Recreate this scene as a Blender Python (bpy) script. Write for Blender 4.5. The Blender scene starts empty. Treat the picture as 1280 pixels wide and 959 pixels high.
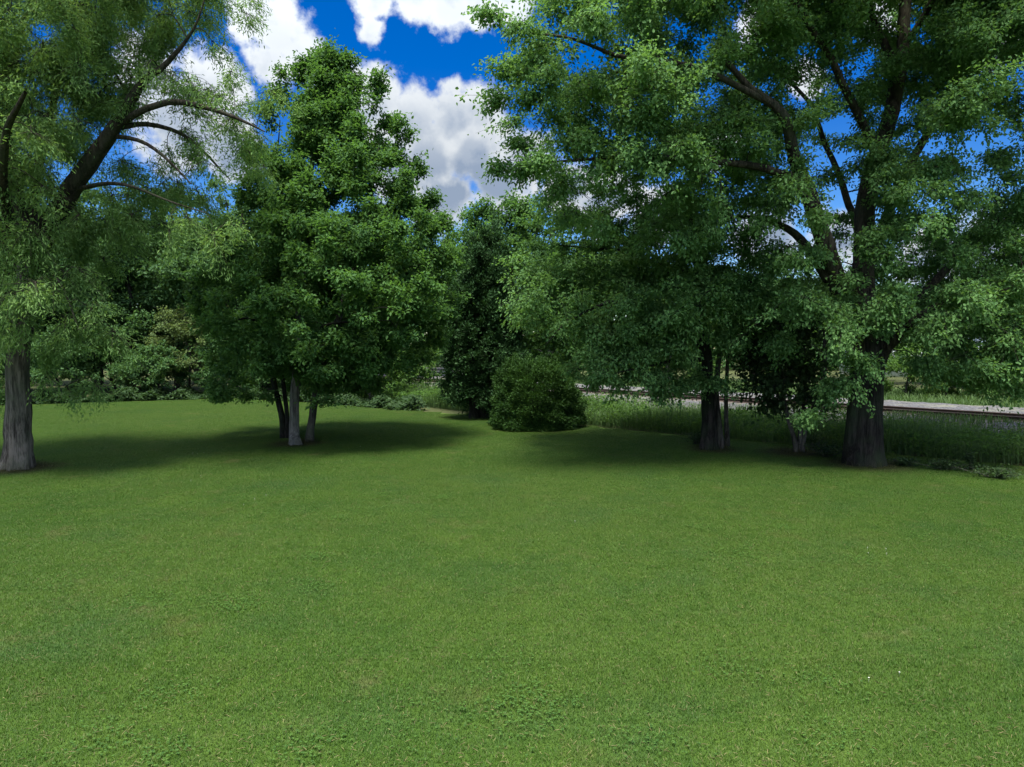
import bpy, math, random
import numpy as np
from mathutils import Vector

R = math.radians
rng = np.random.default_rng(11)
scene = bpy.context.scene
C = scene.collection

# ------------------------------------------------------------------ camera
FPX, CX, CY = 853.0, 640.0, 479.5
PITCH = R(2.986)
CAM_H = 3.2
fwd = np.array([0, math.cos(PITCH), -math.sin(PITCH)])
upv = np.array([0, math.sin(PITCH), math.cos(PITCH)])
rgt = np.array([1.0, 0, 0])


def ray(px, py):
    return fwd + rgt * ((px - CX) / FPX) + upv * ((CY - py) / FPX)


def at(px, py, Y):
    d = ray(px, py)
    return np.array([0, 0, CAM_H]) + d * (Y / d[1])


def ground_at(px, py):
    d = ray(px, py)
    return np.array([0, 0, CAM_H]) + d * (-CAM_H / d[2])


cam_data = bpy.data.cameras.new('camera')
cam_data.sensor_width = 36
cam_data.lens = FPX / 1280 * 36
cam_data.clip_end = 3000
cam = bpy.data.objects.new('camera', cam_data)
C.objects.link(cam)
cam.location = (0, 0, CAM_H)
cam.rotation_euler = (R(90) - PITCH, 0, 0)
scene.camera = cam

scene.view_settings.view_transform = 'Standard'
scene.view_settings.look = 'None'
scene.view_settings.gamma = 1
scene.view_settings.exposure = 1.15
scene.render.engine = 'CYCLES'
scene.cycles.max_bounces = 10
scene.cycles.diffuse_bounces = 7
scene.cycles.glossy_bounces = 2
scene.cycles.transmission_bounces = 7
scene.cycles.use_denoising = True
scene.cycles.sample_clamp_indirect = 4


# ------------------------------------------------------------------ node helpers
def new_mat(name):
    m = bpy.data.materials.new(name)
    m.use_nodes = True
    nt = m.node_tree
    nt.nodes.clear()
    return m, nt


class NT:
    def __init__(s, nt):
        s.nt = nt

    def n(s, typ, **kw):
        nd = s.nt.nodes.new(typ)
        for k, v in kw.items():
            setattr(nd, k, v)
        return nd

    def set(s, sock, v):
        if isinstance(v, bpy.types.NodeSocket):
            s.nt.links.new(v, sock)
        else:
            sock.default_value = v

    def math(s, op, a, b=None, c=None, clamp=False):
        nd = s.n('ShaderNodeMath', operation=op)
        nd.use_clamp = clamp
        s.set(nd.inputs[0], a)
        if b is not None:
            s.set(nd.inputs[1], b)
        if c is not None:
            s.set(nd.inputs[2], c)
        return nd.outputs[0]

    def vmath(s, op, a, b=None, scale=None):
        nd = s.n('ShaderNodeVectorMath', operation=op)
        s.set(nd.inputs[0], a)
        if b is not None:
            s.set(nd.inputs[1], b)
        if scale is not None:
            s.set(nd.inputs['Scale'], scale)
        return nd.outputs['Value'] if op in ('DISTANCE', 'LENGTH', 'DOT_PRODUCT') else nd.outputs['Vector']

    def noise(s, vec, scale, detail=4, rough=.5, dist=0.0, dims='3D', color=False):
        nd = s.n('ShaderNodeTexNoise', noise_dimensions=dims)
        if vec is not None:
            s.set(nd.inputs['Vector'], vec)
        nd.inputs['Scale'].default_value = scale
        nd.inputs['Detail'].default_value = detail
        nd.inputs['Roughness'].default_value = rough
        nd.inputs['Distortion'].default_value = dist
        return nd.outputs['Color'] if color else nd.outputs['Fac']

    def mix(s, fac, a, b, blend='MIX'):
        nd = s.n('ShaderNodeMix', data_type='RGBA', blend_type=blend)
        s.set(nd.inputs['Factor'], fac)
        s.set(nd.inputs[6], a if isinstance(a, bpy.types.NodeSocket) else (*a[:3], 1))
        s.set(nd.inputs[7], b if isinstance(b, bpy.types.NodeSocket) else (*b[:3], 1))
        return nd.outputs[2]

    def mapr(s, v, a, b, c=0.0, d=1.0, smooth=False):
        nd = s.n('ShaderNodeMapRange')
        if smooth:
            nd.interpolation_type = 'SMOOTHSTEP'
        s.set(nd.inputs['Value'], v)
        nd.inputs['From Min'].default_value = a
        nd.inputs['From Max'].default_value = b
        nd.inputs['To Min'].default_value = c
        nd.inputs['To Max'].default_value = d
        return nd.outputs['Result']


def leaf_material(name, dark, light, trans, trans_fac=.35, rough=.62, patch=.3, spec=.14):
    m, nt = new_mat(name)
    t = NT(nt)
    attr = t.n('ShaderNodeAttribute', attribute_name='rnd').outputs['Fac']
    pos = t.n('ShaderNodeNewGeometry').outputs['Position']
    nz = t.noise(pos, .55, 3, .6)
    f = t.math('ADD', attr, t.math('MULTIPLY', t.math('SUBTRACT', nz, .5), patch * 3), clamp=True)
    col = t.mix(f, dark, light)
    tcol = t.mix(f, tuple(c * .75 for c in trans), trans)
    p = t.n('ShaderNodeBsdfPrincipled')
    t.set(p.inputs['Base Color'], col)
    p.inputs['Roughness'].default_value = rough
    p.inputs['Specular IOR Level'].default_value = spec
    tr = t.n('ShaderNodeBsdfTranslucent')
    t.set(tr.inputs['Color'], tcol)
    mx = t.n('ShaderNodeMixShader')
    mx.inputs[0].default_value = trans_fac + .12
    nt.links.new(p.outputs[0], mx.inputs[1])
    nt.links.new(tr.outputs[0], mx.inputs[2])
    out = t.n('ShaderNodeOutputMaterial')
    nt.links.new(mx.outputs[0], out.inputs[0])
    return m


def bark_material(name, dark, light, zs=.12, scale=10):
    m, nt = new_mat(name)
    t = NT(nt)
    tc = t.n('ShaderNodeTexCoord').outputs['Object']
    v = t.vmath('MULTIPLY', tc, (1, 1, zs))
    n1 = t.noise(v, scale, 8, .65, .4)
    n2 = t.noise(tc, 1.3, 4, .6)
    n3 = t.noise(v, scale * 3.5, 3, .6)
    f = t.mapr(t.math('ADD', n1, t.math('MULTIPLY', t.math('SUBTRACT', n3, .5), .5)), .40, .62)
    col = t.mix(f, tuple(c_ * .6 for c_ in dark), light)
    moss = t.math('MULTIPLY', t.mapr(t.noise(tc, 2.6, 5, .65), .55, .72), .45)
    col = t.mix(moss, col, tuple(a_ * b_ for a_, b_ in zip(light, (.6, .8, .45))))
    col = t.mix(t.mapr(n2, .4, .75), col, tuple(a * .55 + b for a, b in zip(light, (.0, .012, 0))))
    p = t.n('ShaderNodeBsdfPrincipled')
    t.set(p.inputs['Base Color'], col)
    p.inputs['Roughness'].default_value = .92
    p.inputs['Specular IOR Level'].default_value = .15
    b = t.n('ShaderNodeBump')
    b.inputs['Strength'].default_value = .9
    b.inputs['Distance'].default_value = .05
    t.set(b.inputs['Height'], t.math('ADD', n1, t.math('MULTIPLY', n3, .3)))
    nt.links.new(b.outputs[0], p.inputs['Normal'])
    out = t.n('ShaderNodeOutputMaterial')
    nt.links.new(p.outputs[0], out.inputs[0])
    return m


def plain_material(name, col, rough=.8, var=.25, scale=6, bump=.2, metal=0):
    m, nt = new_mat(name)
    t = NT(nt)
    tc = t.n('ShaderNodeTexCoord').outputs['Object']
    n1 = t.noise(tc, scale, 6, .6)
    c = t.mix(t.mapr(n1, .3, .7), tuple(x * (1 - var) for x in col), tuple(min(1, x * (1 + var)) for x in col))
    p = t.n('ShaderNodeBsdfPrincipled')
    t.set(p.inputs['Base Color'], c)
    p.inputs['Roughness'].default_value = rough
    p.inputs['Metallic'].default_value = metal
    b = t.n('ShaderNodeBump')
    b.inputs['Strength'].default_value = bump
    b.inputs['Distance'].default_value = .02
    t.set(b.inputs['Height'], n1)
    nt.links.new(b.outputs[0], p.inputs['Normal'])
    out = t.n('ShaderNodeOutputMaterial')
    nt.links.new(p.outputs[0], out.inputs[0])
    return m


# ------------------------------------------------------------------ mesh helpers
def mesh_from(name, verts, faces, mat, rnd=None, smooth=False):
    """faces: list of int arrays (n, k)"""
    me = bpy.data.meshes.new(name)
    verts = np.asarray(verts, np.float32)
    me.vertices.add(len(verts))
    me.vertices.foreach_set('co', verts.ravel())
    idx, starts, off = [], [], 0
    for f in faces:
        f = np.asarray(f, np.int32)
        if len(f) == 0:
            continue
        k = f.shape[1]
        idx.append(f.ravel())
        starts.append(off + np.arange(len(f)) * k)
        off += f.size
    idx = np.concatenate(idx)
    starts = np.concatenate(starts).astype(np.int32)
    me.loops.add(len(idx))
    me.loops.foreach_set('vertex_index', idx)
    me.polygons.add(len(starts))
    me.polygons.foreach_set('loop_start', starts)
    if smooth:
        me.polygons.foreach_set('use_smooth', np.ones(len(starts), bool))
    me.update(calc_edges=True)
    me.validate()
    if rnd is not None:
        a = me.attributes.new('rnd', 'FLOAT', 'FACE')
        a.data.foreach_set('value', np.asarray(rnd, np.float32))
    if mat:
        me.materials.append(mat)
    return me


class Geo:
    """Collects pieces that become ONE mesh object."""

    def __init__(s):
        s.v, s.f, s.r, s.n = [], {}, {}, 0

    def add(s, v, faces, rnd=None):
        v = np.asarray(v, float).reshape(-1, 3)
        for f in faces:
            f = np.asarray(f, np.int64)
            if len(f) == 0:
                continue
            k = f.shape[1]
            s.f.setdefault(k, []).append(f + s.n)
            r = rnd if rnd is not None else np.full(len(f), .5)
            if np.ndim(r) == 0:
                r = np.full(len(f), r)
            s.r.setdefault(k, []).append(np.asarray(r)[:len(f)] if len(r) >= len(f) else np.resize(r, len(f)))
        s.v.append(v)
        s.n += len(v)

    def mesh(s, name, mat, offset=(0, 0, 0), smooth=False):
        v = np.concatenate(s.v) - np.asarray(offset)
        ks = sorted(s.f)
        return mesh_from(name, v, [np.concatenate(s.f[k]) for k in ks], mat,
                         np.concatenate([np.concatenate(s.r[k]) for k in ks]), smooth)

    def obj(s, name, mat, parent=None, offset=(0, 0, 0), smooth=False):
        o = bpy.data.objects.new(name, s.mesh(name, mat, offset, smooth))
        C.objects.link(o)
        if parent:
            o.parent = parent
        return o


def tag(o, label=None, cat=None, group=None, kind=None):
    if label:
        o['label'] = label
    if cat:
        o['category'] = cat
    if group:
        o['group'] = group
    if kind:
        o['kind'] = kind
    return o


def empty(name, loc, label, cat, group=None):
    o = bpy.data.objects.new(name, None)
    o.empty_display_size = .3
    C.objects.link(o)
    o.location = loc
    return tag(o, label, cat, group)


def copy_thing(root, loc, rotz, scale, label, group=None):
    c = root.copy()
    C.objects.link(c)
    c.location = loc
    c.rotation_euler = (0, 0, rotz)
    c.scale = scale if np.ndim(scale) else (scale,) * 3
    c['label'] = label
    if group:
        c['group'] = group
    elif 'group' in c:
        del c['group']
    for ch in list(root.children):
        d = ch.copy()
        C.objects.link(d)
        d.parent = c
    return c


def unit(v):
    return v / np.maximum(np.linalg.norm(v, axis=-1, keepdims=True), 1e-9)


def smooth_path(pts, step=.35):
    """Catmull-Rom through rows (x,y,z,r)."""
    p = np.asarray(pts, float)
    if len(p) < 3:
        n = max(2, int(np.linalg.norm(p[-1, :3] - p[0, :3]) / step) + 1)
        t = np.linspace(0, 1, n)[:, None]
        return p[0] * (1 - t) + p[-1] * t
    q = np.vstack([2 * p[0] - p[1], p, 2 * p[-1] - p[-2]])
    out = []
    for i in range(len(p) - 1):
        a, b, c, d = q[i:i + 4]
        n = max(2, int(np.linalg.norm(c[:3] - b[:3]) / step) + 1)
        t = np.linspace(0, 1, n, endpoint=False)[:, None]
        out.append(.5 * (2 * b + (c - a) * t + (2 * a - 5 * b + 4 * c - d) * t ** 2 + (3 * b - a - 3 * c + d) * t ** 3))
    out.append(p[-1:])
    out = np.vstack(out)
    out[:, 3] = np.maximum(out[:, 3], .004)
    return out


def tube(path, sides=10, flute=0.0, seed=0, cap=True):
    """path rows x,y,z,r -> verts, quads"""
    P = path[:, :3]
    rr = path[:, 3]
    n = len(P)
    T = unit(np.gradient(P, axis=0))
    ref = np.array([1.0, 0, 0]) if abs(T[0][0]) < .8 else np.array([0, 1.0, 0])
    U = np.zeros_like(P)
    u = ref - T[0] * (ref @ T[0])
    for i in range(n):
        u = u - T[i] * (u @ T[i])
        u = u / max(np.linalg.norm(u), 1e-9)
        U[i] = u
    V = np.cross(T, U)
    a = np.linspace(0, 2 * np.pi, sides, endpoint=False)
    rad = np.ones((n, sides))
    if flute:
        g = np.random.default_rng(seed)
        dist = np.concatenate([[0], np.cumsum(np.linalg.norm(np.diff(P, axis=0), axis=1))])
        for k, am in ((3, .5), (5, .7), (7, .6), (11, .55), (15, .4)):
            ph, w = g.uniform(0, 6.28), g.uniform(-.5, .5)
            rad += flute * am * np.sin(k * a[None, :] + ph + w * dist[:, None]) * (.7 + .3 * np.sin(dist[:, None] * g.uniform(.5, 2) + ph))
        rad = 1 + (rad - 1) * (1 + 1.6 * np.exp(-dist / .35))[:, None] if seed >= 0 and rr[0] > .1 else rad
        rad += g.normal(0, flute * .25, rad.shape)
    v = P[:, None] + (U[:, None] * np.cos(a)[None, :, None] + V[:, None] * np.sin(a)[None, :, None]) * (rr[:, None] * rad)[..., None]
    i = np.arange(n - 1)[:, None] * sides
    j = np.arange(sides)[None, :]
    k = (j + 1) % sides
    q = np.stack([i + j, i + k, i + sides + k, i + sides + j], -1).reshape(-1, 4)
    return v.reshape(-1, 3), q


def prisms(A, B, ra, rb):
    """Many straight 3-sided twigs at once."""
    n = len(A)
    T = unit(B - A)
    ref = np.where(np.abs(T[:, 2:3]) < .8, np.array([[0, 0, 1.0]]), np.array([[1.0, 0, 0]]))
    U = unit(np.cross(T, ref))
    V = np.cross(T, U)
    vs = []
    for P, r in ((A, ra), (B, rb)):
        for k in range(3):
            an = k * 2.0944
            vs.append(P + (U * math.cos(an) + V * math.sin(an)) * np.broadcast_to(np.asarray(r), (n,))[:, None])
    v = np.stack(vs, 1)
    b = np.arange(n)[:, None] * 6
    q = np.concatenate([b + np.array([[0, 1, 4, 3]]), b + np.array([[1, 2, 5, 4]]), b + np.array([[2, 0, 3, 5]])])
    return v.reshape(-1, 3), q


def leaf_geo(c, a, nrm, L, W, fold=.18, tipw=.45):
    """six-vertex folded leaves: c base, a long axis, nrm normal"""
    a = unit(a)
    s = unit(np.cross(a, nrm))
    nrm = np.cross(s, a)
    L = L[:, None]
    W = W[:, None]
    v = np.stack([
        c,
        c + a * L * .30 + s * W * .5 + nrm * W * fold,
        c + a * L * .68 + s * W * tipw * .85 + nrm * W * fold * .6,
        c + a * L - nrm * L * .12,
        c + a * L * .68 - s * W * tipw * .85 + nrm * W * fold * .6,
        c + a * L * .30 - s * W * .5 + nrm * W * fold], 1)
    b = np.arange(len(c))[:, None] * 6
    q = np.concatenate([b + np.array([[0, 1, 2, 3]]), b + np.array([[0, 3, 4, 5]])])
    return v.reshape(-1, 3), q


# ------------------------------------------------------------------ tree builder
def E(px, py, Y, rx, rz, ry=None, d=1.0):
    """crown lobe: centre where that spot of the crown stands, radii in pixels at that distance; ry in metres"""
    c = at(px, py, Y)
    k = Y / FPX
    return (c, np.array([rx * k, ry if ry else .5 * (rx + rz) * k * 1.15, rz * k]), d)


def limb_px(pts, Y0=None):
    """rows (px, py, Y, r)"""
    return [(*at(p[0], p[1], p[2]), p[3]) for p in pts]


def make_tree(name, label, cat, base, trunks, limbs, lobes, bark, leafmat, g, group=None,
              clump_r=.75, fill=.8, tips=13, per_tip=14, L=(.11, .17), W=.75, droop=.35, flat=.65,
              spread=.2, up=.7, hang=0.0, flute=.07, tip_bias=.25, twig_r=.008, bough=1.0, limb_bark=None, twig_bark=None, trunk_barks=None, asc=.0, blend=1.05):
    base = np.asarray(base, float)
    root = empty(name, base, label, cat, group)
    nodes, nrad = [], []
    for i, (pname, pts) in enumerate([('trunk', t) for t in trunks] + [('limb', t) for t in limbs]):
        p = smooth_path(pts, .3)
        wob = g.normal(0, 1, (len(p), 3))
        wob = np.apply_along_axis(lambda c: np.convolve(c, np.ones(3) / 3, 'same'), 0, wob)
        w = np.minimum(p[:, 3:4] * .18, .03)
        w[0] = 0
        kn = max(3, len(p) // 4)
        kink = g.normal(0, 1, (kn, 3))
        kink = np.stack([np.interp(np.linspace(0, kn - 1, len(p)), np.arange(kn), kink[:, q_]) for q_ in range(3)], 1)
        kw_ = np.linspace(0, 1, len(p))[:, None] * (.10 if pname == 'limb' else .03)
        p[:, :3] += wob * w + kink * kw_
        if pname == 'trunk':
            p[0, 2] -= .15
        gm = Geo()
        big = p[0, 3] > .12
        v, q = tube(p, 28 if big else 9, flute if big else .04, seed=i + int(abs(base[0]) * 10))
        gm.add(v, [q])
        bk = (limb_bark or bark) if pname == 'limb' else (trunk_barks[i] if trunk_barks else bark)
        gm.obj(pname, bk, root, base, smooth=True)
        lo = 0.35 if pname == 'trunk' else 0.12
        k0 = int(len(p) * lo)
        nodes.append(p[k0:, :3])
        nrad.append(p[k0:, 3])
    nodes = np.concatenate(nodes)
    nrad = np.concatenate(nrad)
    # clumps of twigs
    cc, cr = [], []
    for c, rad, d in lobes:
        vol = 4.19 * np.prod(rad)
        n = max(1, int(round(d * fill * vol / (4.19 * clump_r ** 3 * flat))))
        u = unit(g.normal(size=(n, 3))) * (g.random((n, 1)) ** tip_bias)
        cc.append(c + u * rad * g.uniform(.75, blend, (n, 1)))
        cr.append(np.minimum(clump_r * g.uniform(.7, 1.3, n), max(.3, np.min(rad) * 1.0)))
    cc = np.concatenate(cc)
    cr = np.concatenate(cr)
    cc[:, 2] = np.maximum(cc[:, 2], .35)
    d0 = np.array([np.min(np.linalg.norm(nodes - c, axis=1)) for c in cc])
    tw = Geo()
    cdir = unit(cc - nodes.mean(0))
    for i in np.argsort(d0):
        c = cc[i]
        dv = c - nodes
        dist = np.linalg.norm(dv, axis=1)
        cost = dist + .35 * np.maximum(0, nodes[:, 2] - c[2] - .2) * (1 - hang)
        j = int(np.argmin(cost))
        a = nodes[j]
        D = dist[j]
        if D < .05:
            continue
        r0 = min(nrad[j] * .6, (.010 + .011 * D) * bough)
        r0 = max(r0, .009)
        m1 = a + (c - a) * .35 + np.array([0, 0, D * (.13 + .12 * hang)]) + g.normal(0, .05 * D, 3)
        m2 = a + (c - a) * .7 + np.array([0, 0, D * (.12 + .16 * hang)]) + g.normal(0, .05 * D, 3)
        cdir[i] = unit(unit(dv[j]) * .7 + cdir[i] * .5)
        p = smooth_path([(*a, r0), (*m1, r0 * .8), (*m2, r0 * .6), (*c, r0 * .4)], .4)
        v, q = tube(p, 5)
        tw.add(v, [q])
        nodes = np.concatenate([nodes, p[1:, :3]])
        nrad = np.concatenate([nrad, p[1:, 3]])
    # twigs and leaves
    n = len(cc)
    T = g.poisson(tips, n)
    ci = np.repeat(np.arange(n), T)
    u = unit(g.normal(size=(len(ci), 3))) * (g.random((len(ci), 1)) ** .45)
    off = u * cr[ci][:, None] * np.array([1, 1, flat])
    dd = unit(cdir + np.array([0, 0, asc]) + g.normal(0, .25, cdir.shape))[ci]
    par = (off * dd).sum(1, keepdims=True)
    off = off * .92 + dd * par * .75 + dd * cr[ci][:, None] * .25
    far_ = g.random(len(off)) < .14
    off[far_] *= 1.35
    tip = cc[ci] + off
    if hang:
        tip[:, 2] -= hang * g.random(len(tip)) * cr[ci] * 1.3
    tip[:, 2] = np.maximum(tip[:, 2], .2)
    v, q = prisms(cc[ci], tip, twig_r, twig_r * .45)
    tw.add(v, [q])
    tw.obj('branches', twig_bark or limb_bark or bark, root, base)
    print('TREE', name, 'clumps', n, 'tips', len(tip))
    K = g.poisson(per_tip, len(tip))
    ti = np.repeat(np.arange(len(tip)), K)
    s = g.random(len(ti)) ** .6
    pos = cc[ci][ti] * (1 - s[:, None]) + tip[ti] * s[:, None]
    outd = unit(off[ti] + 1e-4)
    pos = pos + g.normal(size=pos.shape) * spread * np.array([1, 1, .7])
    if hang:
        pos[:, 2] -= hang * g.random(len(pos)) * .5
    ax = outd * .7 + g.normal(size=pos.shape) * .6 + np.array([0, 0, -droop])
    nr = np.array([0, 0, up]) + outd * .4 + g.normal(size=pos.shape) * .45
    Ls = g.uniform(L[0], L[1], len(pos))
    Ws = Ls * W * g.uniform(.8, 1.15, len(pos))
    v, q = leaf_geo(pos, ax, nr, Ls, Ws)
    rn = np.clip(g.normal(.5, .15, len(pos)) + (g.random(n)[ci][ti] - .5) * .35, 0, 1)
    cg = Geo()
    cg.add(v, [q], np.tile(rn, 2))
    cg.obj('crown', leafmat, root, base)
    return root


def generic_parts(H, crown_r, clear, g, trunk_r=.25, nl=8):
    """trunk, limbs and lobes of a free-standing round-headed tree at the origin"""
    w = g.normal(0, .15, (5, 2))
    zs = np.linspace(0, H * .9, 5)
    tr = [(w[i, 0] * (i > 0), w[i, 1] * (i > 0), zs[i], trunk_r * (1.25 if i == 0 else 1 - .9 * i / 4.4)) for i in range(5)]
    limbs, lobes = [], []
    for k in range(nl):
        f = clear + (1 - clear) * (k + .5) / nl
        z0 = H * f * .75
        a = k * 2.399 + g.uniform(-.4, .4)
        prof = math.sin(min(1, (f - clear) / (1 - clear) * .9 + .25) * math.pi) ** .7
        rr = crown_r * (.55 + .45 * prof) * g.uniform(.8, 1.1)
        end = np.array([math.cos(a) * rr, math.sin(a) * rr, min(H * .95, z0 + rr * g.uniform(.3, .8))])
        st = np.array([np.interp(z0, zs, w[:, 0]), np.interp(z0, zs, w[:, 1]), z0])
        r0 = trunk_r * .4 * (1 - .6 * f)
        limbs.append([(*st, r0), (*(st * .5 + end * .5 + np.array([0, 0, .1 * rr])), r0 * .6), (*end, r0 * .2)])
        q = crown_r * g.uniform(.33, .5)
        lobes.append((st * .3 + end * .7, np.array([q, q, q * .8]), 1.0))
        lobes.append((end, np.array([q * .75, q * .75, q * .65]), 1.0))
    lobes.append((np.array([0, 0, H * .9]), np.array([crown_r * .4, crown_r * .4, H * .1]), 1.0))
    lobes.append((np.array([0, 0, H * .7]), np.array([crown_r * .55, crown_r * .55, H * .15]), .8))
    return tr, limbs, lobes


# ------------------------------------------------------------------ materials
M_maple = leaf_material('silver_maple_leaf', (0.058, 0.143, 0.048), (0.143, 0.267, 0.080), (0.162, 0.316, 0.052), .32)
M_clump = leaf_material('maple_leaf', (0.032, 0.089, 0.030), (0.084, 0.181, 0.041), (0.101, 0.217, 0.030), .34)
M_willow = leaf_material('willow_leaf', (0.092, 0.190, 0.059), (0.191, 0.316, 0.097), (0.199, 0.338, 0.059), .38)
M_back = leaf_material('woodland_leaf', (0.029, 0.076, 0.028), (0.075, 0.154, 0.048), (0.086, 0.176, 0.032), .3)
M_fresh = leaf_material('fresh_green_leaf', (0.038, 0.094, 0.024), (0.093, 0.179, 0.034), (0.108, 0.214, 0.027), .36)
M_yellow = leaf_material('yellow_green_leaf', (0.046, 0.086, 0.030), (0.112, 0.162, 0.047), (0.124, 0.179, 0.040), .32)
M_dark = leaf_material('dark_leaf', (0.016, 0.037, 0.015), (0.042, 0.078, 0.024), (0.041, 0.081, 0.016), .25)
M_cedar = leaf_material('cedar_scale', (0.014, 0.047, 0.015), (0.039, 0.091, 0.026), (0.028, 0.070, 0.014), .15)
M_yew = leaf_material('yew_needle', (0.014, 0.044, 0.010), (0.042, 0.097, 0.016), (0.036, 0.084, 0.010), .18)
M_weed = leaf_material('weed_leaf', (0.042, 0.086, 0.030), (0.091, 0.149, 0.050), (0.086, 0.160, 0.027), .3)
M_vine = leaf_material('ground_vine_leaf', (0.019, 0.045, 0.016), (0.042, 0.081, 0.027), (0.045, 0.092, 0.020), .25)
M_bark = bark_material('grey_maple_bark', (.026, .022, .019), (.085, .078, .068))
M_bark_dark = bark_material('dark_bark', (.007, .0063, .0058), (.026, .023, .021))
M_bark_limb = bark_material('brown_limb_bark', (.014, .011, .008), (.056, .046, .036))
M_bark_willow = bark_material('willow_bark', (.034, .029, .025), (.135, .122, .108))
M_bark_light = bark_material('pale_grey_bark', (.075, .07, .065), (.17, .165, .15))

# ------------------------------------------------------------------ setting: ground, lawn
RD = unit(np.array([-.659, .752, 0]))          # along the railway
RN = np.array([RD[1], -RD[0], 0])              # across it, away from the lawn


def on_line(n, t):
    """point with cross-track coordinate n and along-track coordinate t"""
    return RN * n + RD * t


edge = [(40.0, -20.0), (26, 0), (19, 8.0)] + [tuple(ground_at(px, py)[:2]) for px, py in
        ((1280, 583), (1100, 566), (900, 548), (740, 533.5), (640, 523), (560, 517), (500, 513), (400, 504), (290, 498), (130, 503), (0, 507))] + \
       [(-40, 36), (-60, 32), (-60, -20)]
edge = np.array(edge)


def lawn_material():
    m, nt = new_mat('mown_lawn')
    t = NT(nt)
    pos = t.n('ShaderNodeNewGeometry').outputs['Position']
    col = grass_colour(t, pos)
    fine = t.noise(pos, 60, 4, .7)
    col = t.mix(t.mapr(fine, .35, .65), col, t.mix(.55, col, (.03, .035, .012)))
    p = t.n('ShaderNodeBsdfPrincipled')
    t.set(p.inputs['Base Color'], col)
    p.inputs['Roughness'].default_value = .95
    p.inputs['Specular IOR Level'].default_value = .1
    b = t.n('ShaderNodeBump')
    b.inputs['Strength'].default_value = .6
    b.inputs['Distance'].default_value = .03
    t.set(b.inputs['Height'], fine)
    nt.links.new(b.outputs[0], p.inputs['Normal'])
    out = t.n('ShaderNodeOutputMaterial')
    nt.links.new(p.outputs[0], out.inputs[0])
    return m


BARE = []   # (x, y, radius) worn earth round the trunks


def grass_colour(t, pos):
    big = t.noise(pos, .11, 3, .55)
    mid = t.noise(pos, .6, 4, .6)
    sml = t.noise(pos, 3.2, 4, .65)
    c = t.mix(t.mapr(mid, .28, .72), (0.033, 0.084, 0.010), (0.066, 0.124, 0.015))
    c = t.mix(t.mapr(big, .36, .66), c, (0.066, 0.116, 0.018))
    c = t.mix(t.math('MULTIPLY', t.mapr(sml, .45, .7), .7), c, (0.032, 0.081, 0.008))
    dry = t.math('MULTIPLY', t.mapr(t.noise(pos, 1.1, 5, .7), .55, .74), t.mapr(t.noise(pos, .3, 2), .40, .6))
    c = t.mix(t.math('MULTIPLY', dry, .75), c, (0.088, 0.100, 0.026))
    clover = t.mapr(t.noise(t.vmath('ADD', pos, (31, 7, 0)), .45, 5, .65), .50, .72)
    c = t.mix(t.math('MULTIPLY', clover, .6), c, (0.036, 0.087, 0.020))
    spots = t.mapr(t.noise(t.vmath('ADD', pos, (5, 19, 0)), .8, 5, .7), .60, .74)
    c = t.mix(t.math('MULTIPLY', spots, .55), c, (0.146, 0.131, 0.059))
    for x, y, r in BARE:
        d = t.vmath('DISTANCE', pos, (x, y, 0))
        d = t.math('ADD', d, t.math('MULTIPLY', t.math('SUBTRACT', sml, .5), r * 1.2))
        c = t.mix(t.mapr(d, r * .55, r * 1.25, .85, 0), c, (0.040, 0.033, 0.017))
    return c


def grass_blade_material():
    m, nt = new_mat('grass_blade')
    t = NT(nt)
    pos = t.n('ShaderNodeNewGeometry').outputs['Position']
    col = grass_colour(t, pos)
    at_ = t.n('ShaderNodeAttribute', attribute_name='rnd').outputs['Fac']
    col = t.mix(t.mapr(at_, .0, 1, .0, .55), col, t.mix(1, col, (.62, .72, .55), 'MULTIPLY'))
    col = t.mix(t.mapr(at_, .93, .96), col, (.13, .14, .055))
    p = t.n('ShaderNodeBsdfPrincipled')
    t.set(p.inputs['Base Color'], col)
    p.inputs['Roughness'].default_value = .6
    p.inputs['Specular IOR Level'].default_value = .2
    tr = t.n('ShaderNodeBsdfTranslucent')
    t.set(tr.inputs['Color'], t.mix(1, col, (1.25, 1.35, .8), 'MULTIPLY'))
    mx = t.n('ShaderNodeMixShader')
    mx.inputs[0].default_value = .35
    nt.links.new(p.outputs[0], mx.inputs[1])
    nt.links.new(tr.outputs[0], mx.inputs[2])
    out = t.n('ShaderNodeOutputMaterial')
    nt.links.new(mx.outputs[0], out.inputs[0])
    return m


WB = ground_at(24, 586)
MB = ground_at(1081, 581)
CB = ground_at(371, 555)
KB = ground_at(597, 524)
YB = ground_at(668, 534)
DB = ground_at(892, 562)
UB = ground_at(993, 566)
BARE += [(WB[0], WB[1], 1.0), (MB[0], MB[1], 1.1), (CB[0], CB[1], .9), (DB[0], DB[1], .85), (UB[0], UB[1], 1.0)]

M_lawn = lawn_material()
M_blade = grass_blade_material()


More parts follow.
